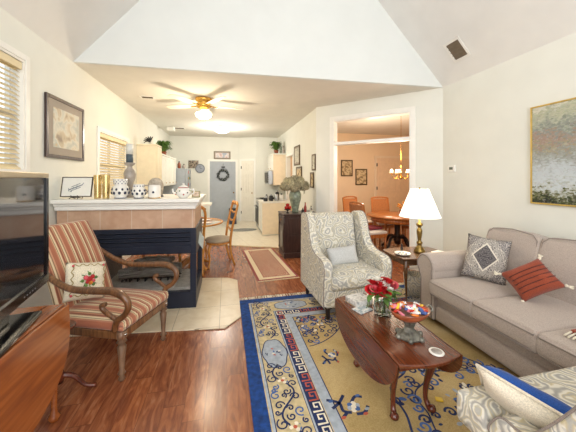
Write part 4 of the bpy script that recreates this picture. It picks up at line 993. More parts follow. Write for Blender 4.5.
# ------------------------------------------------------------ mantel ornaments
def mp(x, y): return (-.324 + x, 3.10 + y - .098 * x, 1.184)
ef = thing('easel_picture', 'small framed biplane sketch on a black easel on the mantel', 'picture', mp(-1.20, .05), R(-8))
b = B(); b.mx = Matrix.Translation((0, 0, .02)) @ Matrix.Rotation(R(-10), 4, 'X'); W2, H2, f = .145, .20, .008
b.box((-W2, 0, 0), (-W2 + f, .012, H2)); b.box((W2 - f, 0, 0), (W2, .012, H2)); b.box((-W2 + f, 0, 0), (W2 - f, .012, f)); b.box((-W2 + f, 0, H2 - f), (W2 - f, .012, H2)); b.build('frame', M('espresso_frame', '#3a3028', .4), ef)
b = B(); b.mx = Matrix.Translation((0, 0, .02)) @ Matrix.Rotation(R(-10), 4, 'X'); b.box((-W2 + f, .004, f), (W2 - f, .010, H2 - f)); b.build('paper', paper, ef)
b = B(); b.mx = Matrix.Translation((0, 0, .02)) @ Matrix.Rotation(R(-10), 4, 'X')
for p, r in (([(-.07, .07), (-.02, .09), (.05, .12)], .005), ([(-.05, .10), (.03, .135)], .003), ([(-.06, .055), (.035, .095)], .003), ([(-.03, .10), (-.035, .065)], .002), ([(.0, .118), (-.005, .08)], .002), ([(.05, .12), (.06, .14)], .003), ([(-.075, .085), (-.07, .055)], .003), ([(-.05, .05), (-.045, .065)], .004)):
    b.tube([(x, .003, z) for x, z in p], r, 5)
b.build('sketch', M('pencil_grey', '#7c8490', .7), ef)
b = B(); b.tube([(-.03, -.02, .035), (-.03, -.015, .015), (-.035, .05, .002)], .004, 5); b.tube([(.03, -.02, .035), (.03, -.015, .015), (.035, .05, .002)], .004, 5); b.tube([(0, .11, .002), (0, .045, .12)], .004, 5); b.tube([(-.035, .0, .015), (.035, .0, .015)], .004, 5)
b.tube([(-.03, -.016, .014), (-.04, -.03, .002)], .004, 5); b.tube([(.03, -.016, .014), (.04, -.03, .002)], .004, 5); b.build('easel', blackm, ef); ef.scale = (1.05,) * 3
for i, (x, y) in enumerate(((-1.0, .08), (-.91, .06))):
    o = thing('brass_cup', ['gold ribbed tall cup nearest the biplane sketch on the mantel', 'gold ribbed tall cup beside the blue patterned pot on the mantel'][i], 'cup', mp(x, y), 0, 'gold cups on the mantel')
    b = B(); n = 24
    for k, m in ((1, 0),):
        b.lathe([(.030, 0), (.031, .006), (.027, .012), (.030, .11), (.034, .165), (.031, .165), (.026, .11), (.024, .02), (0, .02)], n=n, sm=False)
    b.build('cup_body', gold, o)
    b = B()
    for k in range(12): a = k * PI / 6; b.tube([(.028 * math.cos(a), .028 * math.sin(a), .014), (.031 * math.cos(a), .031 * math.sin(a), .11), (.0345 * math.cos(a), .0345 * math.sin(a), .16)], .002, 4)
    b.build('ribs', gold, o); o.scale = (1.05, 1.05, 1.5)
def dots(b, r, z, n, s, m, ph=0):
    for k in range(n): a = 2 * PI * k / n + ph; b.ball((r * math.cos(a), r * math.sin(a), z), s, 6, m, (1, 1, 1.2))
o = thing('patterned_pot', 'tall white pot with cobalt flowers and checked collar on the mantel', 'pot', mp(-.77, .07)); o.scale = (1.42,) * 3
B().lathe([(.036, 0), (.040, .006), (.036, .012), (.052, .03), (.058, .06), (.052, .085), (.042, .098), (.044, .105), (.048, .145), (.045, .145), (.038, .10), (.0, .06)], n=24).build('pot_body', ceramw, o)
b = B(); dots(b, .053, .042, 9, .011, 0); dots(b, .055, .068, 9, .009, 0, .35); dots(b, .043, .112, 12, .005, 1); dots(b, .044, .125, 12, .005, 1, .26); dots(b, .045, .137, 12, .005, 1); b.tube([(.038 * math.cos(a), .038 * math.sin(a), .004) for a in [i * PI / 8 for i in range(17)]], .004, 5, 1); b.build('glaze_pattern', [cobalt, M('slate_glaze', '#777c8c', .4)], o)
o = thing('candle_holder', 'grey turned baluster candle holder with two-tone candle on the mantel', 'candle holder', mp(-.74, .26)); o.scale = (1.40,) * 3
B().lathe([(.045, 0), (.047, .012), (.036, .02), (.022, .04), (.018, .07), (.024, .10), (.04, .15), (.044, .185), (.036, .215), (.020, .235), (.018, .25), (.034, .262), (.040, .27), (.040, .278), (0, .278)], n=24).build('turned_stem', ceramg, o)
c = B().lathe([(0, .279), (.026, .279), (.026, .345), (0, .345)], n=18).build('candle', candlew, o); B().lathe([(0, .3455), (.0255, .3455), (.0255, .43), (0, .428)], n=18).build('candle_top', candleg, c)
def jug(loc, label):
    o = thing('patterned_jug', label, 'jug', loc); o.scale = (1.42,) * 3
    B().lathe([(.030, 0), (.034, .005), (.030, .012), (.044, .028), (.048, .05), (.042, .075), (.036, .085), (.040, .105), (.037, .105), (.03, .085), (0, .05)], n=24).build('jug_body', ceramw, o)
    B().tube(bez([(.036, 0, .095), (.065, 0, .095), (.068, 0, .06), (.045, 0, .035)], 5), .005, 6).build('handle', ceramg, o)
    b = B(); dots(b, .044, .036, 8, .010, 0); dots(b, .046, .058, 8, .008, 0, .4); dots(b, .037, .092, 12, .005, 1); b.tube([(.032 * math.cos(a), .032 * math.sin(a), .003) for a in [i * PI / 8 for i in range(17)]], .004, 5, 0); b.build('glaze_pattern', [cobalt, MATS['slate_glaze']], o)
jug(mp(-.585, .06), 'squat white jug with cobalt flowers and handle on the mantel')
o = thing('canister', 'plain white ceramic canister with small emblem on the mantel', 'canister', mp(-.425, .06)); o.scale = (1.45,) * 3
B().lathe([(.040, 0), (.043, .004), (.042, .085), (.038, .095), (.034, .098), (0, .098)], n=28).build('canister_body', ceramw, o)
B().ball((0, -.042, .045), .009, 8, 0, (1, .2, 1)).build('emblem', cobalt, o)
B().lathe([(.044, .0), (.046, .003), (.044, .006), (.042, .006)], n=28).build('foot_ring', brass, o)
o = thing('domed_planter', 'rounded grey stone dome ornament behind the white canister', 'ornament', mp(-.46, .26)); o.scale = (1.15,) * 3
B().lathe([(.06, 0), (.065, .05), (.072, .10), (.07, .13), (.055, .165), (.03, .185), (0, .19)], n=24).build('dome', M('mottled_stone', '#b3a898', .8, var=.15, scale=40), o); B().lathe([(.062, 0), (.07, .0), (.07, .015), (.062, .018)], n=24).build('base_ring', blackm, o)
o = thing('teapot', 'round white teapot painted with red and black sprigs on the mantel', 'teapot', mp(-.13, .07)); o.scale = (1.3,) * 3
B().lathe([(.030, 0), (.034, .004), (.058, .03), (.062, .05), (.052, .075), (.038, .085), (0, .085)], n=24).build('pot_body', ceramw, o)
B().lathe([(.040, .0855), (.036, .095), (.016, .104), (.007, .108), (.012, .116), (.008, .122), (0, .123)], n=20).build('lid', ceramw, o)
B().tube(bez([(-.052, 0, .035), (-.078, 0, .045), (-.086, 0, .075)], 4), lerps([.013, .009, .007], 9), 8).build('spout', ceramw, o); B().tube(bez([(.05, 0, .065), (.08, 0, .072), (.082, 0, .04), (.056, 0, .028)], 4), .006, 6).build('handle', ceramw, o)
b = B()
for k in range(12): a = k * .53 + .1; zz = .03 + .03 * ((k * 7) % 3) / 2; rr = .059 if zz < .06 else .058; b.ball((rr * math.cos(a), rr * math.sin(a), zz), .007, 6, k % 3)
b.tube([(.040 * math.cos(a), .040 * math.sin(a), .086) for a in [i * PI / 8 for i in range(17)]], .003, 5, 0); b.build('painted_sprigs', [redglaze, blackm, leafg], o)
b = B(); b.box((-.04, 0, 0), (.04, .014, .065), 0); b.box((-.032, -.001, .010), (.032, -.0002, .056), 1); o = b.build('tile_plaque', [M('khaki_border', '#9c9468', .6), M('floral_tile', '#d8b8a0', .5, var=.3, scale=40)]); o.location = mp(-.005, .12); o.scale = (1.1,) * 3; o.rotation_euler = (R(-8), 0, R(-5)); tag(o, 'small square floral tile at the right end of the mantel', 'plaque')

# ------------------------------------------------------------ breakfast nook
def oak_chair(label, loc, rz):
    t = thing('oak_chair', label, 'chair', loc, rz, 'honey oak chairs at the breakfast table')
    b = B(); b.lathe([(0, .38), (.20, .38), (.215, .40), (.205, .425), (.12, .445), (0, .45)], n=24, sq=(1, 1)); b.build('seat', taupef, t)
    B().lathe([(0, .345), (.19, .345), (.20, .36), (.195, .379), (0, .379)], n=24).build('seat_frame', oak, t)
    for sx in (-1, 1):
        pts = bez([(sx * .15, -.15, .35), (sx * .175, -.18, .27), (sx * .16, -.165, .12), (sx * .175, -.185, .0)], 4); B().tube(pts, lerps([.024, .022, .013, .017], len(pts)), 8).build('leg', oak, t)
        pts = bez([(sx * .15, .23, .0), (sx * .15, .17, .2), (sx * .16, .16, .40), (sx * .17, .19, .62), (sx * .19, .245, .85), (sx * .17, .275, .96)], 4); B().tube(pts, lerps([.016, .018, .02, .019, .018, .02], len(pts)), 8).build('back_post', oak, t)
    pts = bez([(-.19, .27, .95), (-.10, .275, 1.0), (0, .28, .975), (.10, .275, 1.0), (.19, .27, .95)], 4); B().tube(pts, lerps([.018, .026, .024, .026, .018], len(pts)), 8).build('top_rail', oak, t)
    for z, y in ((.56, .185), (.70, .21), (.83, .245)):
        pts = bez([(-.175, y, z), (-.08, y, z + .02), (0, y, z - .005), (.08, y, z + .02), (.175, y, z)], 4); B().tube(pts, .013, 6).build('slat', oak, t)
    return t
c1 = oak_chair('honey oak ladder-back chair on the right of the breakfast table', (-.12, 4.62, 0), R(-78))
dup(c1, (-.50, 4.30, 0), R(186), 'honey oak chair half hidden behind the mantel corner', 'honey oak chairs at the breakfast table')
dup(c1, (-1.05, 4.55, 0), R(100), 'honey oak chair seen through the fireplace glass', 'honey oak chairs at the breakfast table')
bt = thing('breakfast_table', 'round wood-edged glass breakfast table behind the fireplace', 'table', (-.50, 4.50, 0))
B().lathe([(0, .70), (.44, .70), (.44, .715), (0, .715)], n=40).build('glass_top', M('tabletop_pale_glass', '#d8dcd4', .08, var=0, coat=.5), bt)
b = B(); b.tube([(.445 * math.cos(a), .445 * math.sin(a), .707) for a in [i * PI / 24 for i in range(49)]], .014, 6); b.build('wood_edge', oak, bt)
B().lathe([(.10, .02), (.06, .06), (.04, .12), (.05, .35), (.07, .45), (.04, .6), (.10, .699), (0, .699)], n=16).build('pedestal', oak, bt)
for k in range(4): a = R(45 + 90 * k); pts = bez([(0, 0, .16), (.15 * math.cos(a), .15 * math.sin(a), .11), (.30 * math.cos(a), .30 * math.sin(a), .022)], 4); B().tube(pts, lerps([.035, .03, .022], len(pts)), 8).build('foot', oak, bt)
def plate(loc, label):
    o = thing('plate', label, 'plate', loc); B().lathe([(0, 0), (.06, 0), (.105, .012), (.108, .016), (.1, .014), (.05, .005), (0, .005)], n=24).build('dish', ceramw, o)
    b = B(); b.tube([(.1 * math.cos(a), .1 * math.sin(a), .0165) for a in [i * PI / 12 for i in range(25)]], .002, 4); b.build('rim_band', redglaze, o); return o
plate((-.30, 4.30, .716), 'red rimmed white plate on the near right of the breakfast table')
plate((-.33, 4.62, .716), 'red rimmed white plate farther back on the breakfast table')
o = thing('coffee_mug', 'white decorated mug on the breakfast table near the fireplace', 'mug', (-.46, 4.22, .716)); B().lathe([(.03, 0), (.036, .01), (.038, .08), (.034, .08), (.03, .01), (0, .01)], n=18).build('mug_body', ceramw, o); B().tube(bez([(.036, 0, .065), (.06, 0, .055), (.036, 0, .025)], 4), .005, 6).build('handle', ceramw, o)
b = B(); b.lathe([(.02, 0), (.04, .05), (.03, .09), (.01, .10), (0, .1)], n=12); o = b.build('yellow_flower_jar', M('yellow_glass', '#d8b860', .3)); o.location = (-.52, 4.34, .716); tag(o, 'small amber yellow jar on the breakfast table beside the mug', 'jar')

# ------------------------------------------------------------ kitchen left side
def doorfront(t, x0, x1, z0, z1, face, m, axis, knob=None):
    """raised-panel cabinet door lying on x = face (axis x) or y = face (axis y, facing -y)"""
    b = B(); f = .045
    def bx(u0, u1, w0, w1, d0, d1):
        if axis == 'x': b.box((face + d0, u0, w0), (face + d1, u1, w1))
        elif axis == '-x': b.box((face - d1, u0, w0), (face - d0, u1, w1))
        else: b.box((u0, face - d1, w0), (u1, face - d0, w1))
    bx(x0, x1, z0, z0 + f, .001, .02); bx(x0, x1, z1 - f, z1, .001, .02); bx(x0, x0 + f, z0 + f, z1 - f, .001, .02); bx(x1 - f, x1, z0 + f, z1 - f, .001, .02); bx(x0 + f, x1 - f, z0 + f, z1 - f, .001, .010)
    d = b.build('door', m, t, .003)
    kb = B(); u = x1 - .03; w = (z0 + .06) if knob != 'low' else z1 - .08
    c = {'x': (face + .03, u, w), '-x': (face - .03, u, w), 'y': (u, face - .03, w)}[axis]; kb.ball(c, .012, 8); kb.build('knob', brass, d)
t = thing('tall_cabinet', 'tall cream cabinet against the left kitchen wall', 'cabinet', (0, 0, 0))
B().box((XL + .002, 5.82, .10), (-1.33, 6.20, 2.03)).build('body', creamcab, t, .003); B().box((XL + .002, 5.83, 0), (-1.38, 6.19, .099)).build('plinth', creamcab, t); B().box((XL + .002, 5.80, 2.031), (-1.31, 6.20, 2.06)).build('cornice', creamcab, t, .006)
doorfront(t, 5.83, 6.19, .12, 1.0, -1.33, creamcab, 'x'); doorfront(t, 5.83, 6.19, 1.02, 2.02, -1.33, creamcab, 'x')
t = thing('wall_cabinet', 'white wall cabinet left of the refrigerator', 'cabinet')
B().box((XL + .002, 6.22, 1.22), (-1.33, 7.86, 1.88)).build('body', whitecab, t, .003); B().box((XL + .002, 6.22, 1.881), (-1.30, 7.86, 1.915)).build('cornice', whitecab, t, .006)
for k in range(4): doorfront(t, 6.23 + k * .407, 6.62 + k * .407, 1.23, 1.87, -1.33, whitecab, 'x')
t = thing('base_cabinet', 'cream base cabinet with pale worktop at the kitchen entrance', 'cabinet')
B().box((-1.30, 6.22, .08), (-.62, 6.72, .79)).build('body', whitecab, t, .003); B().box((-1.30, 6.25, 0), (-.65, 6.70, .079)).build('plinth', whitecab, t); doorfront(t, -.98, -.64, .10, .77, 6.22, whitecab, 'y'); doorfront(t, -1.29, -1.0, .10, .77, 6.22, whitecab, 'y')
o = B().box((XL + .002, 6.215, .791), (-.32, 6.76, .83)).build('worktop', counterm, None, .004); tag(o, 'pale worktop of the kitchen peninsula behind the breakfast table', 'worktop')
t = thing('counter_cabinet', 'white base cabinet run along the left kitchen wall', 'cabinet'); B().box((XL + .002, 6.78, 0), (-1.10, 7.86, .79)).build('body', whitecab, t)
for k in range(2): doorfront(t, 6.80 + k * .53, 7.31 + k * .53, .10, .77, -1.10, whitecab, 'x')
B().box((XL + .002, 6.78, .791), (-1.08, 7.86, .83)).build('counter', counterm, t)
t = thing('refrigerator', 'grey refrigerator beyond the white wall cabinet', 'refrigerator')
B().box((XL + .002, 7.90, .02), (-1.08, 8.62, 1.66)).build('body', fridgem, t, .01); B().box((-1.078, 7.90, .55), (-1.02, 8.62, 1.66)).build('door', fridgem, t, .01); B().box((-1.078, 7.90, .04), (-1.02, 8.62, .54)).build('freezer_drawer', fridgem, t, .01)
b = B(); b.tube([(-1.02, 7.96, .75), (-.98, 7.96, .77), (-.98, 7.96, 1.35), (-1.02, 7.96, 1.37)], .009, 6); b.build('handle', steel, t)
mcs = ['#c04030', '#e8e4d8', '#3c4c7c', '#d8b040', '#4c7c4c', '#242424']
for i in range(12):
    o = B().box((0, -.03, -.03), (.006, .03, .03)).build('fridge_magnet', M('magnet_%d' % i, mcs[i % 6], .5, var=.2, scale=50)); y = 8.05 + .18 * (i % 3); z = 1.56 - .17 * (i // 3); o.location = (-1.019, y, z); o.scale = (1, 1 + .5 * (i % 2), 1 + .4 * ((i + 1) % 2))
    tag(o, '%s magnet on the refrigerator door, %s row from the top, %s from its handle' % (['red', 'white', 'blue', 'yellow', 'green', 'black'][i % 6], ['first', 'second', 'third', 'fourth'][i // 3], ['nearest', 'second', 'third'][i % 3]), 'magnet', 'magnets on the refrigerator')
o = B().box((-.15, 0, 0), (.15, .02, .24)).build('wall_calendar', blotch('calendar_print', [(.4, '#2c2620'), (.5, '#b8a894'), (.6, '#3c302a')], 18, 4)); o.location = (-1.0, YB - .022, 1.71); tag(o, 'dark collage picture on the back wall above the refrigerator', 'picture')
for i, (x, y, h, m, lab) in enumerate(((-1.5, 8.0, .16, celadon, 'green jar on top of the refrigerator'), (-1.38, 7.98, .10, ceramw, 'short white jar on top of the refrigerator'), (-1.25, 7.99, .19, terra, 'brown bottle on top of the refrigerator'), (-1.13, 8.0, .12, ceramg, 'grey jar at the front edge of the refrigerator top'))):
    o = thing('storage_jar', lab, 'jar', (x, y, 1.665)); B().lathe([(.03, 0), (.045, .02), (.045, h * .6), (.02, h * .8), (.022, h * .86), (0, h * .86)], n=14).build('jar_body', m, o); B().lathe([(.024, h * .865), (.024, h), (0, h)], n=12).build('lid', blackm, o)
def fern(name, label, loc, s, n, m, seed):
    rnd = random.Random(seed); t = thing(name, label, 'plant', loc)
    B().lathe([(.05 * s, 0), (.07 * s, .10 * s), (.062 * s, .10 * s), (.0, .08 * s)], n=14).build('pot', terra, t); b = B()
    for k in range(n):
        a = rnd.uniform(0, 6.28); L = rnd.uniform(.10, .22) * s; hh = rnd.uniform(.06, .26) * s; x0 = rnd.uniform(-.03, .03) * s
        def lf(u, v, a=a, L=L, hh=hh, x0=x0):
            w = .02 * s * math.sin(PI * min(.97, u * .9 + .08)) * (v - .5) * 2; d = u * L; return (x0 + d * math.cos(a) - w * math.sin(a), d * math.sin(a) + w * math.cos(a), .09 * s + hh * math.sin(u * 2.3) + abs(v - .5) * .01)
        b.grid(lf, 5, 2)
    b.build('fronds', m, t); return t
fern('potted_fern', 'green fern on top of the white wall cabinet near the refrigerator', (-1.42, 6.9, 1.917), 1.0, 150, leafg, 4)
fern('potted_fern', 'green fern on top of the microwave cabinet on the right', (1.40, 7.75, 2.097), 1.0, 150, leafg, 5)
o = thing('ornamental_wheel', 'black and white cockerel ornament on top of the tall cream cabinet', 'ornament', (-1.47, 5.95, 2.061)); b = B()
for k in range(7): a = R(200 - 22 * k); b.tube(bez([(0, 0, .05), (.07 * math.cos(a), 0, .09 + .05 * math.sin(a)), (.13 * math.cos(a), 0, .07 + .10 * math.sin(a))], 4), lerps([.01, .012, .006], 9), 5, 0)
b.build('tail', blackm, o); B().lathe([(.04, 0), (.05, .02), (.045, .06), (.02, .11), (.014, .14), (0, .145)], (.05, 0, 0), 14).build('body', ceramw, o)
for (x, y, lab, k) in ((-1.28, 6.40, 'black coffee maker on the kitchen peninsula behind the mantel', 0),):
    o = thing('coffee_maker', lab, 'coffee maker', (-.95, 6.45, .832)); B().box((-.11, -.09, 0), (.11, .12, .03)).build('base', blackm, o, .01); B().box((-.11, .04, .031), (.11, .12, .26)).build('tower', blackm, o, .01); B().box((-.11, -.09, .261), (.11, .12, .34)).build('head', blackm, o, .015); B().lathe([(.04, .032), (.065, .05), (.07, .11), (.05, .15), (.052, .16), (0, .16)], (0, -.02, 0), 18).build('carafe', glass, o); B().tube(bez([(.06, -.04, .06), (.1, -.06, .1), (.055, -.04, .15)], 4), .007, 6).build('handle', blackm, o)
o = thing('kettle', 'steel kettle on the left kitchen counter', 'kettle', (-1.25, 7.3, .832)); B().lathe([(.08, 0), (.1, .03), (.09, .1), (.04, .15), (0, .155)], n=20).build('kettle_body', steel, o); B().tube(bez([(-.07, 0, .12), (0, 0, .24), (.07, 0, .12)], 6), .008, 6).build('handle', blackm, o); B().tube([(.08, 0, .07), (.13, 0, .12)], [.018, .01], 8).build('spout', steel, o)
o = thing('wall_clock', 'round grey clock on the kitchen back wall left of the grey door', 'clock', (-.80, YB - .002, 1.70)); B().prism([(.145 * math.cos(a), .145 * math.sin(a)) for a in [i * PI / 18 for i in range(36)]], -.03, 0, 'y').build('rim', M('clock_grey', '#70747c', .4), o, .006)
B().prism([(.115 * math.cos(a), .115 * math.sin(a)) for a in [i * PI / 18 for i in range(36)]], -.033, -.0305, 'y').build('face', M('clock_face', '#9aa0ac', .5), o)
b = B(); b.mx = Matrix.Translation((0, -.035, 0)); b.box((-.005, -.001, 0), (.005, .001, .085)); b.box((0, -.002, -.005), (.06, -.0012, .005)); b.build('hands', blackm, o)
o = thing('door_wreath', 'dark twig wreath with bow hanging on the grey door', 'wreath', (-.09, YB - .075, 1.50)); b = B(); rnd = random.Random(2)
for k in range(260):
    a = rnd.uniform(0, 6.28); r0 = .15 + rnd.uniform(-.025, .025); a2 = a + rnd.uniform(.2, .4); r1 = r0 + rnd.uniform(-.045, .055); b.tube([(r0 * math.cos(a), rnd.uniform(-.03, .02), r0 * math.sin(a)), (r1 * math.cos(a2), rnd.uniform(-.04, .02), r1 * math.sin(a2))], .005, 4)
b.build('twig_ring', M('wreath_grey', '#4a4c4c', .8, var=.3), o)
b = B()
for k in range(26): a = k * .242; b.ball((.155 * math.cos(a), -.04, .155 * math.sin(a)), .018, 6, 0 if k % 2 else 1)
b.build('berries', [M('wreath_berry', '#8c9090', .7), M('wreath_leaf', '#3c4a3c', .8)], o)
b = B(); b.tube([(0, 0, .17), (0, .02, .36)], .005, 5); b.ball((-.03, -.01, .25), .03, 8, 0, (1.3, .4, .6)); b.ball((.03, -.01, .25), .03, 8, 0, (1.3, .4, .6)); b.build('hanging_bow', blackm, o)
framed('framed_sign', 'wide framed pink landscape print above the grey kitchen door', 'picture', .52, .25, .022, dkfr, blotch('pink_scene', [(.35, '#c8a8a8'), (.5, '#e8dcd8'), (.65, '#a8b0c0')], 9, 2), (-.12, YB - .028, 2.13), 0, .03)
o = thing('waste_bin', 'small navy waste bin standing beside the grey kitchen door', 'bin', (.20, 8.55, 0.007)); B().box((-.11, -.11, 0), (.11, .11, .42)).build('bin_body', M('bin_navy', '#333a4c', .5), o, .012); B().box((-.115, -.115, .421), (.115, .115, .47)).build('lid', blackm, o, .01)
o = B().lathe([(0, 0), (.36, 0), (.36, .008), (0, .008)], n=28).build('floor_mat', M('mat_grey', '#8c8c88', .9, var=.1)); o.location = (.45, 7.45, .0065); o.scale = (1, .55, 1); tag(o, 'dark edged half-round mat on the kitchen tiles before the pantry', 'mat')
# ------------------------------------------------------------ kitchen right side
t = thing('range_counter', 'kitchen base cabinet with peach side panel and white worktop', 'cabinet')
B().box((.86, 6.62, .08), (1.52, 7.30, .785)).build('body', whitecab, t); B().box((.90, 6.63, 0), (1.5, 7.30, .079)).build('plinth', whitecab, t); B().box((.855, 6.605, .03), (1.53, 6.619, .785)).build('side_panel', peachcab, t)
doorfront(t, 6.63, 7.28, .10, .77, .86, whitecab, '-x'); B().box((.83, 6.60, .786), (1.54, 7.30, .825)).build('worktop', counterm, t, .005)
t = thing('cooking_range', 'steel cooking range beyond the peach sided cabinet', 'range')
B().box((.86, 7.31, .02), (1.52, 8.07, .80)).build('body', steel, t, .005); B().box((.835, 7.33, .15), (.859, 8.05, .62)).build('oven_door', blackm, t, .005); B().tube([(.80, 7.38, .60), (.80, 8.0, .60)], .012, 8).build('handle', steel, t)
B().box((.86, 7.31, .801), (1.52, 8.07, .822)).build('cooktop', black, t, .003)
for x in (1.02, 1.34):
    for y in (7.5, 7.88): b = B(); b.tube([(x + .08 * math.cos(a), y + .08 * math.sin(a), .828) for a in [i * PI / 8 for i in range(17)]], .006, 5); b.build('burner', blackm, t)
for k in range(4): B().ball((.85, 7.45 + k * .16, .71), .02, 8).build('knob', steel, t)
t = thing('microwave_cabinet', 'cream wall cabinet with peach side holding the microwave on the right', 'cabinet')
B().box((1.30, 7.62, 1.20), (XK - .002, 8.7, 2.06)).build('body', peachcab, t, .003); B().box((1.275, 7.60, 2.061), (XK - .002, 8.7, 2.095)).build('cornice', whitecab, t, .006)
doorfront(t, 7.63, 8.0, 1.62, 2.05, 1.30, whitecab, '-x'); doorfront(t, 8.01, 8.38, 1.62, 2.05, 1.30, whitecab, '-x'); doorfront(t, 8.39, 8.69, 1.21, 2.05, 1.30, whitecab, '-x')
t = thing('microwave', 'grey microwave below the right wall cabinet doors', 'microwave', (0, 0, 0)); B().box((1.16, 7.64, 1.22), (1.279, 8.37, 1.60)).build('housing', steel, t, .004); B().box((1.15, 7.74, 1.26), (1.159, 8.34, 1.56)).build('window', blackm, t); b = B()
for k in range(4): b.box((1.152, 7.66, 1.28 + k * .06), (1.159, 7.72, 1.31 + k * .06))
b.build('buttons', blackm, t)
for i, (x, y, h, m, lab) in enumerate(((.95, 6.75, .10, blackm, 'black squat pot at the left front of the range counter'), (1.10, 6.8, .17, blackm, 'black pepper mill standing on the range counter'), (1.22, 6.72, .22, steel, 'steel canister on the range counter'), (1.36, 6.78, .19, ceramw, 'white canister against the wall on the range counter'), (1.02, 7.05, .15, steel, 'small steel pan at the back of the range counter'), (1.30, 7.05, .26, blackm, 'tall black utensil holder on the range counter'))):
    o = thing('kitchen_container', lab, 'container', (x, y, .826)); B().lathe([(.045, 0), (.055, .02), (.05, h * .7), (.035, h * .8), (0, h * .8)], n=14).build('body', m, o); B().lathe([(.02, h * .81), (.025, h * .9), (.01, h), (0, h)], n=10).build('lid', steel if m is blackm else blackm, o)
for i, (y, h, m, lab) in enumerate(((7.68, .30, celadon, 'tall green bottle on the right wall cabinet nearest the fern'), (7.9, .25, ceramw, 'white bottle on the right wall cabinet'), (7.66, .20, ceramg, 'short grey bottle at the wall end of the right cabinet top'))):
    o = thing('bottle', lab, 'bottle', (1.52 if i != 2 else 1.60, y, 2.097)); B().lathe([(.03, 0), (.034, .02), (.034, h * .5), (.012, h * .7), (.012, h * .95), (0, h * .95)], n=12).build('bottle_body', m, o); B().lathe([(.014, h * .955), (.014, h), (0, h)], n=8).build('stopper', terra, o)

# ------------------------------------------------------------ console with vase
t = thing('console_cabinet', 'dark mahogany console cabinet on the hallway wall', 'cabinet')
cx0, cy0, cy1, ch = 1.0, 4.68, 5.14, .74
B().box((cx0, cy0, .09), (XK - .02, cy1, ch)).build('body', mahog, t, .004); B().box((cx0 - .02, cy0 - .02, .0), (XK - .02, cy1 + .02, .09)).build('plinth', mahog, t, .01, 3); B().box((cx0 - .03, cy0 - .03, ch + .001), (XK - .02, cy1 + .03, ch + .03)).build('top', mahog, t, .008, 3)
b = B()
for z0, z1 in ((.12, .55),):
    b.box((cx0 - .015, cy0 + .03, z0), (cx0 - .001, cy1 - .03, z1)); b.box((cx0 - .022, cy0 + .08, z0 + .06), (cx0 - .016, cy1 - .08, z1 - .06))
dd = b.build('door', mahog, t, .004); B().ball((cx0 - .028, cy1 - .06, .36), .013, 8).build('knob', abrass, dd)
dd = B().box((cx0 - .015, cy0 + .03, .58), (cx0 - .001, cy1 - .03, .71)).build('drawer', mahog, t, .004); B().ball((cx0 - .025, (cy0 + cy1) / 2, .645), .013, 8).build('knob', abrass, dd)
for yy in (cy0 + .005, cy1 - .02):
    b = B(); b.lathe([(.02, .10), (.014, .15), (.018, .35), (.014, .6), (.02, .73)], (cx0 - .012, yy + .008, 0), 10); b.build('corner_post', mahog, t)
for z0, z1 in ((.13, .40), (.43, .70)): B().box((cx0 + .06, cy0 - .008, z0), (XK - .08, cy0 - .001, z1)).build('side_panel', mahog, t, .004)
cz = ch + .032
t = thing('ginger_jar', 'tall green grey ceramic vase of dried hydrangeas on the console', 'vase', (1.24, 4.90, cz)); t.scale = (1.15, 1.15, 1.08); B().lathe([(.05, 0), (.055, .01), (.05, .04), (.07, .14), (.095, .24), (.098, .30), (.075, .36), (.05, .385), (.052, .41), (.046, .41), (.04, .385), (0, .36)], n=28).build('vase_body', celadon, t)
rnd = random.Random(11); hb = []
for i, (dx, dy, dz) in enumerate(((-.15, -.02, .47), (-.08, -.06, .52), (0, -.08, .50), (.08, -.05, .53), (.16, -.02, .47), (-.12, .06, .55), (0, .05, .59), (.10, .06, .57), (-.19, .02, .47), (.19, .03, .48), (-.03, -.10, .45))):
    if i in (0, 1):
        t = thing('hydrangea', 'dried tan hydrangea head in the green console vase' if i == 0 else 'dried lighter hydrangea head in the green console vase', 'flower', (1.24 + dx, 4.90 + dy, cz + dz), 0, ['darker hydrangea heads', 'lighter hydrangea heads'][i]); b = B()
        for k in range(130):
            th_ = math.acos(1 - 1.7 * rnd.random()); a = rnd.uniform(0, 6.28); n_ = Vector((math.sin(th_) * math.cos(a), math.sin(th_) * math.sin(a), math.cos(th_))); c = n_ * rnd.uniform(.078, .098); u = n_.orthogonal().normalized(); w = n_.cross(u)
            for j in range(4): d = u * math.cos(j * PI / 2 + k) + w * math.sin(j * PI / 2 + k); e2 = n_.cross(d); b.f([b.v(c), b.v(c + d * .012 + e2 * .008), b.v(c + d * .022 + n_ * .004), b.v(c + d * .012 - e2 * .008)], False)
        b.ball((0, 0, 0), .078, 10); b.build('florets', hydm if i == 0 else hydm2, t, recalc=False); B().tube([(0, 0, 0), (0, 0, -.14)], .004, 5).build('stem', leafo, t); hb.append(t)
    else: dup(hb[i % 2], (1.24 + dx, 4.90 + dy, cz + dz), (0, 0, i), scale=1.0)
t = thing('fruit_dish', 'small dark footed dish holding red apples on the console', 'dish', (1.08, 4.83, cz)); B().lathe([(.035, 0), (.03, .006), (.01, .02), (.012, .04), (.05, .055), (.065, .07), (.06, .07), (.04, .058), (0, .05)], n=20).build('dish_bowl', blackwd, t)
ap = None
for i, (dx, dy, dz) in enumerate(((-.028, -.02, .095), (.03, -.018, .095), (0, .03, .095), (0, 0, .14))):
    if not ap:
        ap = thing('apple', 'red apple in the front left of the console dish', 'apple', (1.08 + dx, 4.83 + dy, cz + dz), 0, 'red apples in the dish'); B().lathe([(0, -.024), (.014, -.030), (.03, -.012), (.034, .008), (.026, .027), (.010, .028), (0, .020)], n=16).build('flesh', applem, ap); B().tube([(0, 0, .02), (.003, 0, .038)], .002, 4).build('stem', blackwd, ap)
    else: dup(ap, (1.08 + dx, 4.83 + dy, cz + dz), i, ['', 'red apple in the front right of the console dish', 'red apple behind the others in the console dish', 'red apple on top of the pile in the console dish'][i])
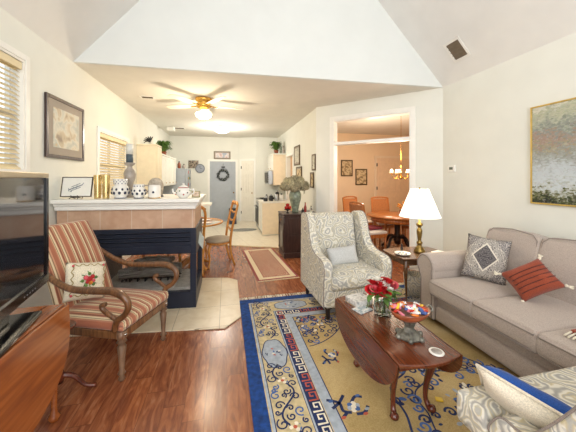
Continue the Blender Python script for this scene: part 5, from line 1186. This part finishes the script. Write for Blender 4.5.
for i, (x, y, h, m, lab) in enumerate(((1.42, 4.86, .18, redglaze, 'slim dark red bottle right of the green vase'), (1.52, 4.82, .12, glass, 'small clear glass bottle at the wall end of the console'), (1.35, 4.78, .09, blackwd, 'small dark candle pot in front of the red bottle'))):
    o = thing('bottle', lab, 'bottle', (x, y, cz)); B().lathe([(.02, 0), (.026, .01), (.026, h * .5), (.01, h * .75), (.01, h * .93), (0, h * .93)], n=14).build('bottle_body', m, o); B().lathe([(.012, h * .935), (.012, h), (0, h)], n=8).build('stopper', abrass, o)

# ------------------------------------------------------------ ceiling fan and kitchen light
t = thing('ceiling_fan', 'brass flush-mount ceiling fan with pale blades and lit globe', 'fan', (-.36, 4.72, ZC - .001))
B().lathe([(0, 0), (.13, 0), (.135, -.02), (.12, -.06), (.10, -.075), (.105, -.10), (.12, -.14), (.07, -.17), (.045, -.19), (0, -.19)], n=28).build('motor_housing', M('polished_brass', '#e0b058', .25, .85, var=.02), t)
for k in range(5):
    a = R(12 + 72 * k); M4 = Matrix.Rotation(a, 4, 'Z')
    b = B(); b.mx = M4 @ Matrix.Translation((0, 0, -.115)) @ Matrix.Rotation(R(10), 4, 'X'); pol = [(.17, -.05), (.45, -.065), (.62, -.06), (.66, -.03), (.66, .03), (.62, .06), (.45, .065), (.17, .05)]; b.prism(pol, -.004, .004, 'z'); bl = b.build('blade', M('fan_blade', '#faf2dc', .4, var=.02) if k == 0 else MATS['fan_blade'], t)
    b = B(); b.mx = M4; b.tube([(.10, 0, -.12), (.15, 0, -.125), (.23, 0, -.124)], .010, 6); b.build('blade_iron', MATS['polished_brass'], bl)
B().lathe([(.04, -.19), (.045, -.21), (.06, -.22), (.115, -.235), (.135, -.26), (.12, -.30), (.07, -.33), (0, -.34)], n=28).build('globe', frostg, t)
b = B(); b.tube([(.03, -.02, -.33), (.03, -.02, -.42)], .002, 4); b.ball((.03, -.02, -.425), .008, 6); b.build('pull_chain', MATS['polished_brass'], t)
lamp('fan_bulb', 'POINT', (-.36, 4.72, ZC - .42), 55, (1, .84, .62), .12)
t = thing('flush_light', 'lit flush-mount square glass ceiling light in the kitchen', 'light', (-.10, 7.25, ZC - .001)); B().box((-.2, -.2, -.03), (.2, .2, 0)).build('mount', trim, t, .01); B().lathe([(.20, -.031), (.20, -.06), (.17, -.12), (.10, -.15), (0, -.16)], n=24).build('glass_dome', domeg, t)
lamp('kitchen_bulb', 'POINT', (-.10, 7.25, ZC - .35), 60, (1, .93, .82), .15)

# ------------------------------------------------------------ dining room
dt = thing('dining_table', 'round wooden dining table seen through the cased opening', 'table', (3.25, 4.75, 0))
B().lathe([(0, .655), (.56, .655), (.575, .665), (.57, .685), (0, .685)], n=48).build('tabletop', dinew, dt); B().lathe([(.46, .57), (.50, .57), (.50, .654), (.46, .654)], n=40).build('apron', dinew, dt)
for k in range(4): a = R(70 + 90 * k + 15); B().lathe([(.018, 0), (.022, .3), (.03, .5), (.032, .57), (.032, .65)], (.46 * math.cos(a), .46 * math.sin(a), 0), 12).build('leg', dinew, dt)
B().lathe([(.05, .12), (.07, .2), (.05, .35), (.06, .55), (.1, .655), (0, .655)], n=16).build('pedestal', blackwd, dt)
for k in range(4): a = R(20 + 90 * k); pts = bez([(.03 * math.cos(a), .03 * math.sin(a), .25), (.18 * math.cos(a), .18 * math.sin(a), .26), (.26 * math.cos(a), .26 * math.sin(a), .12), (.36 * math.cos(a), .36 * math.sin(a), .02)], 4); B().tube(pts, lerps([.03, .028, .024, .024], len(pts)), 8).build('claw_foot', blackwd, dt)
def dining_chair(label, loc, rz):
    t = thing('dining_chair', label, 'chair', loc, rz, 'cane back dining chairs')
    b = B(); b.rbox((-.22, -.22, .40), (.22, .20, .45), .02, 2, puff=.012); b.build('seat', whitef, t); B().box((-.225, -.225, .34), (.225, .215, .399)).build('seat_frame', dinew, t, .005)
    for sx in (-1, 1):
        B().lathe([(.014, 0), (.018, .2), (.022, .34)], (sx * .20, -.20, 0), 10).build('leg', dinew, t)
        pts = bez([(sx * .20, .23, 0), (sx * .20, .20, .35), (sx * .20, .23, .6), (sx * .195, .28, .93)], 4); B().tube(pts, .019, 4, phase=PI / 4, sm=False).build('back_post', dinew, t)
    b = B(); b.tube(bez([(-.2, .28, .93), (-.1, .287, .955), (.1, .287, .955), (.2, .28, .93)], 4), .022, 4, phase=PI / 4, sm=False); b.build('top_rail', dinew, t); B().tube([(-.2, .212, .53), (.2, .212, .53)], .018, 4, phase=PI / 4, sm=False).build('lower_rail', dinew, t)
    b = B(); b.mx = Matrix.Translation((0, .212, .54)) @ Matrix.Rotation(R(-10.5), 4, 'X'); b.box((-.185, -.006, 0), (.185, .006, .385)); b.build('cane_panel', canem, t); return t
gd = 'cane back dining chairs'
dc = dining_chair('cane back dining chair nearest the opening with a pale seat', (2.56, 4.60, 0), R(100))
dup(dc, (2.92, 5.75, 0), R(14), 'cane back dining chair farthest left behind the dining table', gd); dup(dc, (3.42, 5.45, 0), R(-8), 'cane back dining chair facing us behind the dining table', gd); dup(dc, (3.93, 5.15, 0), R(-42), 'cane back dining chair partly hidden by the orange flowers', gd)
o = B().rbox((-.2, -.18, 0), (.18, .18, .05), .02, 2).build('seat_pad', M('maroon_pad', '#7c2c38', .9)); o.location = (2.62, 4.62, .468); o.rotation_euler = (0, 0, R(10)); o.scale = (.8, .8, .8); tag(o, 'maroon pad on the seat of the nearest dining chair', 'pad')
fv = thing('orange_bouquet', 'orange flower bouquet in a pot on the dining table', 'flowers', (3.20, 4.52, .686)); B().lathe([(.04, 0), (.06, .05), (.05, .1), (.055, .12), (0, .1)], n=16).build('pot', terra, fv); b = B(); rnd = random.Random(5)
for k in range(34): a = rnd.uniform(0, 6.28); r_ = .10 * math.sqrt(rnd.random()); b.ball((r_ * math.cos(a), r_ * math.sin(a), .16 + rnd.uniform(0, .12) - r_ * .4), .022, 6, k % 2, (1, 1, .7))
b.build('blooms', [orangef, M('amber_petal', '#e8a83c', .7)], fv)
b = B()
for k in range(14): a = k * .45; b.tube([(0, 0, .08), (.05 * math.cos(a), .05 * math.sin(a), .2)], .003, 4)
b.build('stems', leafo, fv)
ch_ = thing('chandelier', 'brass chandelier with small lit shades over the dining table', 'chandelier', (3.24, 4.62, 1.42)); ch_.scale = (.85, .85, .85)
b = B(); b.tube([(0, 0, .25), (0, 0, (ZC - 1.421) / .85)], .005, 6); b.lathe([(.05, (ZC - 1.46) / .85), (.05, (ZC - 1.421) / .85)], n=16); b.build('rod', brass, ch_)
B().lathe([(0, -.06), (.014, -.055), (.01, -.04), (.03, -.02), (.04, .0), (.02, .03), (.012, .08), (.026, .12), (.02, .16), (.008, .2), (.008, .25), (0, .25)], n=16).build('stem', brass, ch_)
for k in range(5):
    a = R(72 * k + 10); ca, sa_ = math.cos(a), math.sin(a); pts = bez([(.02 * ca, .02 * sa_, .02), (.09 * ca, .09 * sa_, -.035), (.17 * ca, .17 * sa_, -.01), (.20 * ca, .20 * sa_, .05)], 5); am = B().tube(pts, .006, 6).build('arm', brass, ch_)
    B().lathe([(.02, .05), (.024, .055), (.008, .06), (.008, .10), (0, .10)], (.20 * ca, .20 * sa_, 0), 10).build('candle_cup', brass, am)
    B().lathe([(.046, .09), (.026, .17)], (.20 * ca, .20 * sa_, 0), 16).build('shade', chshade, am)
lamp('chandelier_bulbs', 'POINT', (3.18, 4.62, 1.75), 40, (1, .80, .60), .15)
lamp('dining_ceiling_bounce', 'POINT', (3.18, 5.4, 1.9), 40, (1, .80, .60), .2)
framed('framed_botanical', 'upper left sepia print on the peach dining room wall', 'picture', .37, .48, .035, dkfr, sepia1, (3.454, 7.472, 1.69), 0, .0)
framed('framed_botanical', 'lower right sepia print on the peach dining room wall', 'picture', .38, .48, .035, dkfr, sepia2, (3.916, 7.472, 1.43), 0, .0)
